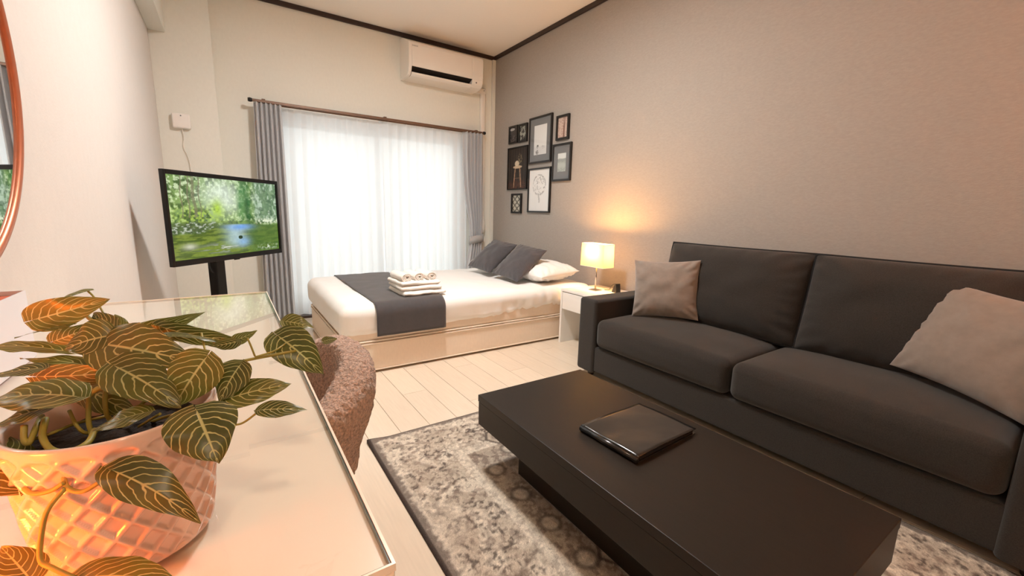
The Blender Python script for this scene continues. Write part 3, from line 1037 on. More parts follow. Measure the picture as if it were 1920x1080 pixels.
def art(kind, U, V, asp):
    n = fbm(U * 8, V * 8 / asp, 5, 4); f = fbm(U * 26, V * 26 / asp, 8, 3)
    if kind == 'winter':
        c = np.ones(U.shape + (3,)) * lin((226, 226, 224))
        c = mixc(c, lin((205, 206, 206)), sm(0.32, 0.24, V) * 0.6)
        fig = (1 - sm(0.09, 0.12, np.hypot((U - 0.27), (V - 0.10) * 1.3))) + (1 - sm(0.07, 0.09, np.hypot(U - 0.30, (V - 0.27) * 1.6)))
        c = mixc(c, lin((90, 90, 90)), np.clip(fig, 0, 1) * sm(0.35, 0.6, f))
        c = mixc(c, lin((60, 60, 60)), (1 - sm(0.06, 0.08, np.hypot(U - 0.30, (V - 0.31) * 2.2))) * 0.8)
        c = mixc(c, lin((165, 165, 165)), (1 - sm(0.08, 0.14, np.hypot(U - 0.72, (V - 0.25) * 2))) * sm(0.4, 0.6, f))
    elif kind == 'tree':
        c = np.ones(U.shape + (3,)) * lin((234, 232, 229))
        e = np.hypot((U - 0.5) / 0.30, (V - 0.63) / 0.24)
        ring = np.abs(fbm(U * 12, V * 12 / asp, 33, 4) - 0.5)
        c = mixc(c, lin((110, 108, 106)), (e < 1) * (1 - sm(0.015, 0.05, ring)) * 0.75)
        c = mixc(c, lin((140, 138, 136)), (1 - sm(0.03, 0.10, np.abs(e - 1))) * sm(0.3, 0.6, f) * 0.7)
        c = mixc(c, lin((165, 163, 160)), (np.abs(U - 0.5 + 0.02 * np.sin(V * 20)) < 0.03) * (V > 0.2) * (V < 0.42) * 0.7)
    elif kind == 'stool':
        c = np.ones(U.shape + (3,)) * lin((42, 35, 32))
        st = 0.5 + 0.5 * np.sin(U * 46)
        c = mixc(c, lin((70, 60, 54)), sm(0.6, 0.95, st) * 0.8)
        c = mixc(c, lin((96, 62, 48)), sm(0.28, 0.05, V) * (f > 0.42) * 0.8)
        for s in (-1, 1):
            lx = 0.5 + s * (0.12 + (0.52 - V) * 0.16)
            c = mixc(c, lin((176, 140, 112)), (np.abs(U - lx) < 0.022) * (V < 0.52) * (V > 0.04) * 1.0)
        c = mixc(c, lin((130, 100, 80)), (np.abs(V - 0.26) < 0.008) * (np.abs(U - 0.5) < 0.15))
        c = mixc(c, lin((206, 180, 150)), (1 - sm(0.9, 1.1, np.hypot((U - 0.5) / 0.24, (V - 0.535) / 0.035))))
        c = mixc(c, lin((214, 196, 170)), (1 - sm(0.85, 1.1, np.hypot((U - 0.47) / 0.12, (V - 0.62) / 0.07))))
        c = mixc(c, lin((130, 116, 90)), (np.hypot((U - 0.62) / 0.12, (V - 0.72) / 0.13) < 1) * (f > 0.5))
    elif kind == 'landscape':
        c = np.ones(U.shape + (3,)) * lin((214, 218, 216))
        c = mixc(c, lin((150, 156, 152)), sm(0.74, 0.66, V + 0.08 * (n - 0.5)))
        c = mixc(c, lin((176, 184, 178)), sm(0.58, 0.40, V + 0.2 * (n - 0.5)))
        c = mixc(c, lin((120, 126, 122)), sm(0.3, 0.1, V) * (f > 0.5) * 0.6)
    elif kind == 'birch':
        c = np.ones(U.shape + (3,)) * lin((206, 182, 168))
        c = mixc(c, lin((110, 70, 58)), sm(0.62, 0.8, vnoise(U * 12, V * 0.6, 6)) * 0.9)
        c = mixc(c, lin((150, 112, 100)), sm(0.5, 0.7, f) * 0.8)
    elif kind == 'night':
        c = np.ones(U.shape + (3,)) * lin((52, 46, 46))
        c = mixc(c, lin((190, 184, 180)), (np.hypot((U - 0.3) / 0.35, (V - 0.88) / 0.09) < 1) * 0.8)
        c = mixc(c, lin((150, 142, 138)), sm(0.6, 0.72, f) * (V < 0.45) * 0.9)
    elif kind == 'fern':
        c = np.ones(U.shape + (3,)) * lin((48, 46, 44))
        c = mixc(c, lin((170, 172, 160)), sm(0.52, 0.64, fbm(U * 7, V * 7, 55, 3)) * 0.9)
    else:
        c = np.ones(U.shape + (3,)) * lin((206, 200, 184))
        a = np.abs(((U * 0.9 + V * 1.3) % 0.5) - 0.25); b = np.abs(((U * 0.9 - V * 1.3) % 0.5) - 0.25)
        c = mixc(c, lin((66, 60, 50)), (np.minimum(a, b) < 0.05 + 0.12 * (f - 0.3)) * 0.85)
    return c


ART_M = attr_mat('art_print', 0.55, spec=0.3)
PIC_GLASS = glass_pane_mat('picture_glass', (1, 1, 1, 1), 0.03)


def picture(kind, y0, y1, z0, z1, fw, mw, label):
    """hung on the right wall; y1 is the far (window side) edge = left in view."""
    cy, cz = (y0 + y1) / 2, (z0 + z1) / 2
    t = thing('picture_frame', label, 'picture', (XR - 0.0005, cy, cz), 0, 'black picture frames on the grey wall')
    hy, hz = (y1 - y0) / 2, (z1 - z0) / 2
    th = 0.020
    link('frame', join_boxes([(-th, 0, -hy, -hy + fw, -hz, hz), (-th, 0, hy - fw, hy, -hz, hz),
                              (-th, 0, -hy + fw, hy - fw, hz - fw, hz), (-th, 0, -hy + fw, hy - fw, -hz, -hz + fw)], 0.0012), M['frame'], t, smooth=False)
    iy, iz = hy - fw, hz - fw
    if mw:
        mwy, mwz = mw
        link('mat_board', join_boxes([(-0.012, -0.009, -iy, -iy + mwy, -iz, iz), (-0.012, -0.009, iy - mwy, iy, -iz, iz),
                                      (-0.012, -0.009, -iy + mwy, iy - mwy, iz - mwz, iz), (-0.012, -0.009, -iy + mwy, iy - mwy, -iz, -iz + mwz)]), M['matboard'], t, smooth=False)
    else:
        mwy = mwz = 0
    py, pz = iy - mwy, iz - mwz
    ny = 60; nz = max(40, int(60 * pz / py))
    me = grid_mesh(ny, nz, lambda u, v: (-0.008, py - 2 * py * u, -pz + 2 * pz * v))
    U, V = art_grid(ny, nz)
    paint(me, art(kind, U, V, py / pz).reshape(-1, 3))
    link('print', me, ART_M, t)
    box('backing', -0.007, -0.002, -iy, iy, -iz, iz, M['matboard'], t)
    link('glazing', grid_mesh(1, 1, lambda u, v: (-0.0135, iy - 2 * iy * u, -iz + 2 * iz * v)), PIC_GLASS, t)


picture('night', 3.522, 3.676, 1.618, 1.784, 0.016, None, 'tiny black framed dark photo, the leftmost of the wall pictures')
picture('fern', 3.366, 3.508, 1.614, 1.781, 0.016, None, 'tiny black framed fern photo next to the large grey-matted winter picture')
picture('winter', 2.997, 3.330, 1.400, 1.806, 0.016, (0.055, 0.058), 'large black framed winter scene with grey mat, top of the picture group')
picture('birch', 2.776, 2.938, 1.565, 1.764, 0.018, None, 'small black framed pinkish print at the upper right of the picture group')
picture('stool', 3.350, 3.686, 1.174, 1.580, 0.010, None, 'black framed dark photo of a pot on a tall stool')
picture('landscape', 2.732, 2.972, 1.227, 1.536, 0.016, (0.048, 0.062), 'black framed grey landscape photo with grey mat, right of the group')
picture('tree', 2.990, 3.325, 0.957, 1.358, 0.014, None, 'black framed white sketch of a tree, lowest large picture')
picture('leaves', 3.430, 3.603, 0.944, 1.136, 0.018, None, 'tiny black framed leaf pattern below the stool photo')

# ------------------------------------------------------------------ air conditioner and pipe
ac = thing('air_conditioner', 'white wall-mounted air conditioner under the ceiling above the window', 'air conditioner', (1.78, D, 2.11))
ax0, ax1 = 1.412 - 1.78, 2.150 - 1.78
top_ = [(-0.0005, 0.345), (-0.06, 0.342), (-0.19, 0.288), (-0.218, 0.272), (-0.226, 0.25), (-0.226, 0.11)]
full = top_ + [(-0.222, 0.070), (-0.210, 0.035), (-0.185, 0.012), (-0.150, 0.003), (-0.0005, 0.0)]
notch = top_ + [(-0.2232, 0.076), (-0.150, 0.070), (-0.120, 0.055), (-0.130, 0.020), (-0.150, 0.003), (-0.0005, 0.0)]
bm = bmesh.new()
sx0, sx1 = ax0 + 0.028, ax1 - 0.115
extrude_profile(full, ax0, sx0, bm); extrude_profile(notch, sx0, sx1, bm); extrude_profile(full, sx1, ax1, bm)
acb = link('body', from_bm(bm), M['white_plastic'], ac, smooth=False)
bv = acb.modifiers.new('bevel', 'BEVEL'); bv.width = 0.004; bv.segments = 2; bv.limit_method = 'ANGLE'; bv.angle_limit = math.radians(50)
link('air_outlet', extrude_profile([(-0.2210, 0.0745), (-0.150, 0.0685), (-0.123, 0.053), (-0.133, 0.0215), (-0.160, 0.020), (-0.165, 0.050), (-0.200, 0.068)], sx0 + 0.001, sx1 - 0.001), M['slot'], ac, smooth=False)
link('louver', extrude_profile([(-0.208, 0.030), (-0.201, 0.034), (-0.176, 0.018), (-0.148, 0.012), (-0.148, 0.001), (-0.180, 0.005), (-0.201, 0.018)], sx0 + 0.004, sx1 - 0.004), M['white_plastic'], ac, smooth=False)
link('sensor_dot', lathe_mesh([(0.0055, 0), (0.0055, 0.003)], 16), M['slot'], ac, (ax1 - 0.07, -0.2165, 0.052), (math.radians(110), 0, 0))
lg = bpy.data.curves.new('logo', 'FONT'); lg.body = 'DAIKIN'; lg.size = 0.016; lg.extrude = 0.0004
lgo = bpy.data.objects.new('logo_tmp', lg); COL.objects.link(lgo)
bpy.context.view_layer.update()
lme = bpy.data.meshes.new_from_object(lgo.evaluated_get(bpy.context.evaluated_depsgraph_get()))
bpy.data.objects.remove(lgo)
lme.materials.clear()
link('logo', lme, mat('logo_grey', srgb(120, 118, 116), 0.5), ac, (ax0 + 0.03, -0.2262, 0.236), (math.radians(90), 0, 0), smooth=False)

pc = thing('pipe_cover', 'slim white pipe cover running down from the air conditioner into the corner', 'pipe', (2.262, D, 0.76))
link('trunking', rounded_box(0.050, 0.042, 1.38, 0.010, (2, 2, 4)), M['white_plastic'], pc, (0, -0.0225, 0.72))
link('elbow', rounded_box(0.16, 0.046, 0.056, 0.012, (3, 2, 2)), M['white_plastic'], pc, (-0.052, -0.025, 1.392))
link('end_cap', lathe_mesh([(0.012, -0.06), (0.026, -0.045), (0.030, 0.0), (0.028, 0.06), (0.018, 0.13), (0.010, 0.2)], 20), M['white_plastic'], pc, (0.004, -0.034, 0.02))
link('screw', lathe_mesh([(0.004, 0), (0.004, 0.002)], 10), M['slot'], pc, (0.0, -0.0485, 1.395), (math.radians(90), 0, 0))

# ------------------------------------------------------------------ curtains
cr = thing('curtain_rail', 'brown double curtain rail above the window', 'curtain rail', (1.2, D, 1.735))
link('rail', join_boxes([(-0.985, 1.03, -0.118, -0.104, -0.010, 0.010), (-0.94, 1.0, -0.068, -0.056, -0.012, 0.006)], 0.003), M['rail'], cr, smooth=False)
for bx in (-0.9, 0.03, 0.95):
    box('bracket', bx - 0.012, bx + 0.012, -0.110, -0.001, 0.0105, 0.020, M['rail'], cr, bev=0.002)
for bx in (-0.989, 1.034):
    link('end_cap', lathe_mesh([(0.013, -0.014), (0.016, 0.0), (0.013, 0.014)], 14), M['slot'], cr, (bx, -0.111, 0), (0, math.radians(90), 0))


def curtain_mesh(nu, nv, zt, zb, xa, xb, ym, folds, amp, seed):
    def f(u, v):
        z = zt + (zb - zt) * v
        a, b = xa(v), xb(v)
        ph = u * folds * 2 * math.pi + 0.6 * mnoise.noise(Vector((u * 3, v * 1.5, seed)))
        A = amp(v)
        x = a + (b - a) * u + 0.25 * A * math.sin(2 * ph + 1.0) * 0.5
        w_ = math.sin(ph)
        y = ym(v) + A * (0.45 * w_ - 0.55 * (1 - 2 * abs(math.sin(ph / 2 + 0.785)) ** 0.75)) + 0.006 * mnoise.noise(Vector((u * 8, v * 3, seed + 5)))
        return (x, y, z)
    return grid_mesh(nu, nv, f)


def curtain_thing(name, label, me, m, loc, group):
    t = thing(name, label, 'curtain', loc, 0, group)
    o = link('cloth', me, m, t, Vector(loc) * -1)
    return t, o


t1, o1 = curtain_thing('curtain', 'grey pleated curtain hanging left of the window behind the television',
                       curtain_mesh(160, 40, 1.7235, 0.018, lambda v: 0.228 - 0.03 * v, lambda v: 0.414 + 0.0 * v, lambda v: D - 0.112 - 0.012 * v, 6, lambda v: 0.030 + 0.010 * v, 2), M['curtain'], (0.32, D - 0.11, 0.018), 'grey curtains')
sd = o1.modifiers.new('thick', 'SOLIDIFY'); sd.thickness = 0.002


def pinch(v):          # 0..1, 1 at the tie-back
    return math.exp(-((v - 0.60) / 0.22) ** 2)


t2, o2 = curtain_thing('curtain', 'grey pleated curtain gathered by a tie-back right of the window',
                       curtain_mesh(160, 50, 1.7235, 0.018, lambda v: 2.000 + 0.088 * pinch(v), lambda v: 2.222 + 0.010 * pinch(v), lambda v: D - 0.112 + 0.010 * pinch(v), 5.5, lambda v: 0.042 - 0.018 * pinch(v), 6), M['curtain'], (2.11, D - 0.11, 0.018), 'grey curtains')
sd = o2.modifiers.new('thick', 'SOLIDIFY'); sd.thickness = 0.002
tb = []
bm = bmesh.new()
nt_ = 28
rr = []
for k in range(nt_):
    a = 2 * math.pi * k / nt_
    x = 2.160 + 0.086 * math.cos(a); y = D - 0.103 + 0.036 * math.sin(a)
    rr.append((bm.verts.new((x, y, 0.630 + 0.012 * math.cos(a))), bm.verts.new((x, y, 0.708 + 0.012 * math.cos(a)))))
for k in range(nt_):
    a, b = rr[k], rr[(k + 1) % nt_]
    bm.faces.new((a[0], b[0], b[1], a[1]))
tbo = link('tie_back', from_bm(bm), mat('pale_grey_tieback', srgb(176, 175, 175), 0.9, var=0.04, vscale=200), t2, Vector((2.11, D - 0.11, 0.018)) * -1)
sd = tbo.modifiers.new('thick', 'SOLIDIFY'); sd.thickness = 0.003

t3, o3 = curtain_thing('sheer_curtain', 'white sheer curtain over the left half of the window', curtain_mesh(240, 50, 1.722, 0.030, lambda v: 0.400 - 0.02 * v, lambda v: 1.212 + 0.0 * v, lambda v: D - 0.038 + 0.004 * v, 9, lambda v: 0.008 + 0.012 * v, 12), M['sheer'], (0.8, D - 0.056, 0.03), 'sheer curtains')
t4, o4 = curtain_thing('sheer_curtain', 'white sheer curtain over the right half of the window', curtain_mesh(240, 50, 1.722, 0.030, lambda v: 1.204, lambda v: 2.060, lambda v: D - 0.060 - 0.014 * v, 10, lambda v: 0.009 + 0.010 * v, 19), M['sheer'], (1.63, D - 0.062, 0.03), 'sheer curtains')


# ------------------------------------------------------------------ wall box
wbx = thing('wall_box', 'small white box with hanging cord on the column above the television', 'wall box', (-0.212, PY, 1.52))
link('case', rounded_box(0.104, 0.040, 0.098, 0.010, (3, 2, 3)), M['tan_wall_box'], wbx, (0, -0.0205, 0))
link('indicator', lathe_mesh([(0.004, 0), (0.004, 0.0015)], 12), M['matboard'], wbx, (0.0, -0.0405, 0.034), (math.radians(90), 0, 0))
link('cord', tube_mesh(spline([(0.0, -0.015, -0.048), (0.004, -0.012, -0.11), (-0.004, -0.010, -0.17), (0.018, -0.010, -0.25), (0.024, -0.010, -0.36), (0.02, -0.008, -0.7), (0.02, -0.008, -1.0)], 8), 0.0028, 8), M['white_plastic'], wbx)

# ------------------------------------------------------------------ television
TVW, TVH = 0.73, 0.425
tvc = Vector((0.017, 2.652, 0.887)); tva = 0.858
tv = thing('television', 'black flat television on a pole stand showing a green forest stream', 'television', (tvc.x, tvc.y, 0), tva)
hz = tvc.z
bez = 0.012
link('bezel', join_boxes([(-TVW / 2, -TVW / 2 + bez, -0.012, 0.010, hz - TVH / 2, hz + TVH / 2), (TVW / 2 - bez, TVW / 2, -0.012, 0.010, hz - TVH / 2, hz + TVH / 2),
                          (-TVW / 2 + bez, TVW / 2 - bez, -0.012, 0.010, hz + TVH / 2 - 0.020, hz + TVH / 2), (-TVW / 2 + bez, TVW / 2 - bez, -0.012, 0.010, hz - TVH / 2, hz - TVH / 2 + 0.026)], 0.002), M['tv_plastic'], tv, smooth=False)
box('rear_shell', -TVW / 2 + 0.12, TVW / 2 - 0.12, 0.0105, 0.075, hz - TVH / 2 + 0.02, hz + TVH / 2 - 0.06, M['tv_plastic'], tv, bev=0.015, seg=3)
box('panel_back', -TVW / 2 + bez, TVW / 2 - bez, 0.001, 0.010, hz - TVH / 2 + 0.026, hz + TVH / 2 - 0.02, M['tv_plastic'], tv)
box('logo_bar', -0.02, 0.02, -0.0145, -0.0122, hz - TVH / 2 - 0.004, hz - TVH / 2 + 0.008, M['tv_plastic'], tv, bev=0.001)


def tv_picture(U, V):
    f1 = fbm(U * 22, V * 14, 3, 5); f2 = fbm(U * 60, V * 36, 13, 4)
    c = np.ones(U.shape + (3,)) * lin((120, 150, 84))
    c = mixc(c, lin((62, 92, 42)), sm(0.42, 0.62, f1))
    c = mixc(c, lin((206, 222, 178)), sm(0.50, 0.70, f2) * (V > 0.45) * 0.7)
    # misty light in the clearing
    g = np.exp(-(((U - 0.43) / 0.16) ** 2 + ((V - 0.76) / 0.22) ** 2))
    c = mixc(c, lin((214, 226, 208)), np.clip(g * 1.2, 0, 1) * (0.6 + 0.4 * f2))
    # yellow-green bushes on the left bank
    b1 = np.exp(-(((U - 0.22) / 0.25) ** 2 + ((V - 0.52) / 0.14) ** 2))
    c = mixc(c, lin((150, 178, 66)), np.clip(b1, 0, 1) * sm(0.35, 0.6, f2))
    c = mixc(c, lin((168, 200, 70)), np.exp(-(((U - 0.38) / 0.05) ** 2 + ((V - 0.62) / 0.12) ** 2)))
    c = mixc(c, lin((58, 84, 36)), np.clip(b1, 0, 1) * sm(0.5, 0.66, fbm(U * 24, V * 20, 43, 4)))
    # trunks
    for (x, w, s) in ((0.15, 0.006, 0.02), (0.20, 0.012, -0.02), (0.24, 0.005, 0.0), (0.10, 0.005, 0.01)):
        c = mixc(c, lin((112, 110, 84)), (np.abs(U - x - s * (V - 0.5) + 0.006 * np.sin(V * 18)) < w) * (V > 0.5) * 0.75)
    # deep green tree and silvery slope on the right
    dg = np.exp(-(((U - 0.64) / 0.07) ** 4 + ((V - 0.72) / 0.26) ** 4))
    c = mixc(c, lin((40, 118, 48)), np.clip(dg, 0, 1) * (0.5 + 0.5 * f1))
    c = mixc(c, lin((24, 74, 36)), np.exp(-(((U - 0.665) / 0.03) ** 2 + ((V - 0.62) / 0.25) ** 2)) * 0.8)
    rs = sm(0.70, 0.78, U) * sm(0.40, 0.48, V)
    c = mixc(c, lin((98, 128, 98)), rs * 0.85)
    c = mixc(c, lin((176, 196, 172)), rs * sm(0.50, 0.66, fbm(U * 44, V * 14, 63, 4)) * 0.8)
    c = mixc(c, lin((64, 92, 66)), rs * sm(0.54, 0.70, fbm(U * 30, V * 30, 83, 4)) * 0.7)
    c = mixc(c, lin((206, 214, 186)), sm(0.72, 0.8, U) * np.exp(-((V - 0.44) / 0.04) ** 2) * sm(0.4, 0.55, f2))
    # left bank stones
    bank = sm(0.47, 0.42, V) * sm(0.28, 0.34, V) * sm(0.42, 0.34, U)
    c = mixc(c, lin((60, 76, 46)), bank * 0.8)
    c = mixc(c, lin((190, 198, 182)), bank * 0.8 * sm(0.55, 0.70, fbm(U * 46, V * 50, 93, 4)))
    # water
    wtop = 0.42 - 0.10 * sm(0.42, 0.2, U) - 0.02 * sm(0.7, 0.9, U)
    wat = sm(wtop, wtop - 0.03, V)
    wcol = np.ones(U.shape + (3,)) * lin((112, 130, 48))
    wn = fbm(U * 10, V * 46, 103, 4)
    wcol = mixc(wcol, lin((72, 92, 30)), sm(0.45, 0.62, wn))
    wcol = mixc(wcol, lin((70, 104, 44)), sm(0.6, 0.72, U) * 0.7)
    wcol = mixc(wcol, lin((164, 188, 190)), np.exp(-(((U - 0.53) / 0.09) ** 2)) * sm(0.05, 0.2, V) * 0.9)
    wcol = mixc(wcol, lin((106, 154, 214)), np.exp(-(((U - 0.58) / 0.11) ** 2 + ((V - 0.37) / 0.045) ** 2)))
    wcol = mixc(wcol, lin((130, 170, 210)), np.exp(-(((U - 0.60) / 0.06) ** 2 + ((V - 0.16) / 0.06) ** 2)) * 0.8)
    wcol = mixc(wcol, lin((206, 208, 196)), sm(0.5, 0.66, wn) * np.exp(-(((U - 0.40) / 0.14) ** 2 + ((V - 0.10) / 0.05) ** 2)))
    wcol = mixc(wcol, lin((196, 196, 176)), np.exp(-(((U - 0.13) / 0.05) ** 2 + ((V - 0.15) / 0.035) ** 2)) * 0.8)
    wcol = mixc(wcol, lin((200, 210, 186)), sm(0.5, 0.66, f2) * np.exp(-(((U - 0.88) / 0.10) ** 2 + ((V - 0.06) / 0.03) ** 2)))
    wcol = mixc(wcol, lin((30, 52, 30)), (np.hypot((U - 0.575) / 0.022, (V - 0.225) / 0.025) < 1) * 1.0)
    c = c * (1 - wat[..., None]) + wcol * wat[..., None]
    return c * (0.85 + 0.3 * f2)[..., None]


sw, sh0, sh1 = TVW / 2 - bez, hz - TVH / 2 + 0.026, hz + TVH / 2 - 0.020
me = grid_mesh(320, 180, lambda u, v: (-sw + 2 * sw * u, -0.0015, sh0 + (sh1 - sh0) * v))
U, V = art_grid(320, 180)
paint(me, tv_picture(U, V).reshape(-1, 3))
link('screen', me, attr_mat('tv_screen', 0.12, emit=1.0, spec=0.35), tv)
# pole stand behind the set
pole = box('pole', -0.03, 0.03, 0.085, 0.135, 0.02, hz + 0.08, M['tv_plastic'], tv, bev=0.004)
box('mount_plate', -0.12, 0.12, 0.076, 0.0845, hz - 0.10, hz + 0.10, M['tv_plastic'], tv, bev=0.002)
box('stand_base', -0.24, 0.24, -0.10, 0.20, 0.0005, 0.0195, M['tv_plastic'], tv, bev=0.004)
link('cable', tube_mesh(spline([(-0.10, 0.055, hz - TVH / 2 + 0.03), (-0.10, 0.06, hz - TVH / 2 - 0.02), (-0.08, 0.07, hz - TVH / 2 - 0.055), (-0.031, 0.10, hz - TVH / 2 - 0.078)], 8), 0.003, 8), M['tv_plastic'], tv)

# ------------------------------------------------------------------ mirror on the left wall
mr = thing('round_mirror', 'large round mirror with copper rim on the left wall above the desk', 'mirror', (XL + 0.0005, 0.899, 1.2136))
MR = 0.389
link('rim', tube_mesh([(0.0095, MR * math.cos(2 * math.pi * k / 96), MR * math.sin(2 * math.pi * k / 96)) for k in range(96)], 0.0095, 12, closed=True), M['copper'], mr)
link('mirror_glass', lathe_mesh([(MR - 0.004, 0.001), (MR - 0.004, 0.008)], 96), M['mirror'], mr, (0.004, 0, 0), (0, math.radians(90), 0), smooth=False)

# ------------------------------------------------------------------ desk
DX0, DX1, DY0, DY1, DZ = XL + 0.004, 0.0825, 0.264, 1.440, 0.700
dk = thing('desk', 'narrow white lacquered desk with glass top along the left wall', 'desk', (-0.13, 0.85, 0))
do = Vector((-0.13, 0.85, 0))


def dpart(name, x0, x1, y0, y1, z0, z1, m='desk', bev=0.003, parent=None):
    return box(name, x0 - do.x, x1 - do.x, y0 - do.y, y1 - do.y, z0, z1, M[m], parent or dk, bev)


dpart('desk_top', DX0, DX1, DY0, DY1, 0.655, DZ - 0.0055)
link('glass_plate', grid_mesh(1, 1, lambda u, v: (DX0 + 0.004 + (DX1 - DX0 - 0.0078) * u - do.x, DY0 + 0.0034 + (DY1 - DY0 - 0.0074) * v - do.y, DZ)), M['desk_glass'], dk)
dpart('glass_border', DX1 - 0.0038, DX1 - 0.0028, DY0 + 0.003, DY1 - 0.004, DZ - 0.005, DZ - 0.0002, 'glass_edge', 0)
dpart('glass_border', DX0 + 0.004, DX1 - 0.0028, DY0 + 0.0024, DY0 + 0.0034, DZ - 0.005, DZ - 0.0002, 'glass_edge', 0)
link('metal_lip', join_boxes([(DX1 - 0.0024 - do.x, DX1 - do.x, DY0 - do.y, DY1 - do.y, DZ - 0.0054, DZ + 0.0008), (DX0 - do.x, DX1 - 0.0024 - do.x, DY0 - do.y, DY0 + 0.002 - do.y, DZ - 0.0054, DZ + 0.0008), (DX0 - do.x, DX1 - 0.0024 - do.x, DY1 - 0.002 - do.y, DY1 - do.y, DZ - 0.0054, DZ + 0.0008)]), M['desk'], dk, smooth=False)
dpart('apron', DX0 + 0.02, DX1 - 0.02, DY0 + 0.02, DY1 - 0.02, 0.615, 0.6545)
for (a, b) in ((DX0 + 0.005, DY0 + 0.005), (DX1 - 0.045, DY0 + 0.005), (DX0 + 0.005, DY1 - 0.045), (DX1 - 0.045, DY1 - 0.045)):
    dpart('leg', a, a + 0.04, b, b + 0.04, 0, 0.6545)

cb = thing('carton_box', 'white open-topped carton on the desk against the left wall', 'box', (-0.308, 0.90, DZ))
link('carton_walls', join_boxes([(-0.028, -0.0265, -0.09, 0.09, 0.0005, 0.110), (0.0265, 0.028, -0.09, 0.09, 0.0005, 0.110),
                                 (-0.0265, 0.0265, -0.09, -0.0885, 0.0005, 0.110), (-0.0265, 0.0265, 0.0885, 0.09, 0.0005, 0.110)]), M['carton'], cb, smooth=False)
box('carton_glow_top', -0.0262, 0.0262, -0.088, 0.088, 0.001, 0.103, mat('painted_orange_glow', srgb(214, 110, 78), 0.6, var=0.03), cb)  # orange lamplight on the white box top, put into the colour

# ------------------------------------------------------------------ boucle chair
ch = thing('tub_chair', 'brown boucle tub chair pushed in at the white desk', 'chair', (0.028, 1.03, 0))


def fuzz(p, s=1.0):
    n = mnoise.noise(p * 110) * 0.0042 + mnoise.noise(p * 230 + Vector((3, 1, 7))) * 0.0030
    return n * s


def chair_back():
    """Barrel back: swept upright rounded section around an arc, open towards the desk."""
    nA, nS = 220, 90
    A0, A1 = math.radians(-64), math.radians(64)
    vs, fs = [], []
    for i in range(nA + 1):
        t = i / nA
        a = A0 + (A1 - A0) * t
        e = abs(t * 2 - 1)
        top = 0.625 - 0.05 * sm_(0.30, 1.0, e)
        bot = 0.36
        endk = math.sqrt(max(0.0, 1 - max(0.0, (e - 0.90) / 0.10) ** 2)) * 0.97 + 0.03
        for j in range(nS):
            s = 2 * math.pi * j / nS
            cz, hz_ = (top + bot) / 2, (top - bot) / 2
            cs, sn = math.cos(s), math.sin(s)
            ex = 0.55
            px = math.copysign(abs(cs) ** ex, cs) * 0.046 * endk
            pz = math.copysign(abs(sn) ** ex, sn) * hz_ * (0.90 + 0.10 * endk)
            z = cz + pz
            R0 = 0.172 + 0.052 * sm_(0.34, 0.62, z) + 0.018 * math.sin(max(0, min(1, (z - 0.36) / 0.3)) * math.pi)
            r = R0 + px
            p = Vector((r * 0.94 * math.cos(a) - 0.02, r * 1.08 * math.sin(a), z))
            nrm = Vector((math.cos(a) * cs, math.sin(a) * cs, sn))
            p += nrm.normalized() * fuzz(p)
            vs.append(p)
    for i in range(nA):
        for j in range(nS):
            a = i * nS + j; b = i * nS + (j + 1) % nS
            fs.append((a, b, b + nS, a + nS))
    fs.append(tuple(range(nS))[::-1]); fs.append(tuple(nA * nS + k for k in range(nS)))
    me = bpy.data.meshes.new('back'); me.from_pydata([tuple(v) for v in vs], [], fs); me.update()
    bm = bmesh.new(); bm.from_mesh(me); bmesh.ops.recalc_face_normals(bm, faces=bm.faces); bm.to_mesh(me); bm.free()
    return me


link('backrest', chair_back(), M['boucle'], ch)


def seat_fuzz(p):
    r = math.hypot(p.x, p.y)
    k = min(1.0, 0.235 / r) if r > 0.235 else 1.0
    q = Vector((p.x * k, p.y * k, p.z))
    return q + q.normalized() * fuzz(q)


link('seat', rounded_box(0.44, 0.48, 0.11, 0.045, (40, 40, 8), 5, seat_fuzz), M['boucle'], ch, (-0.03, 0, 0.415))
for sx in (-0.15, 0.13):
    for sy in (-0.15, 0.15):
        link('leg', tube_mesh([(sx * 1.15, sy * 1.15, 0.0), (sx, sy, 0.37)], [0.010, 0.016], 12), M['wood_leg'], ch)


# ------------------------------------------------------------------ potted plant
PC = Vector((-0.078, 0.399, DZ))
plant = thing('potted_plant', 'trailing plant with veined green leaves in white diamond-pattern pot on the desk', 'plant', PC)


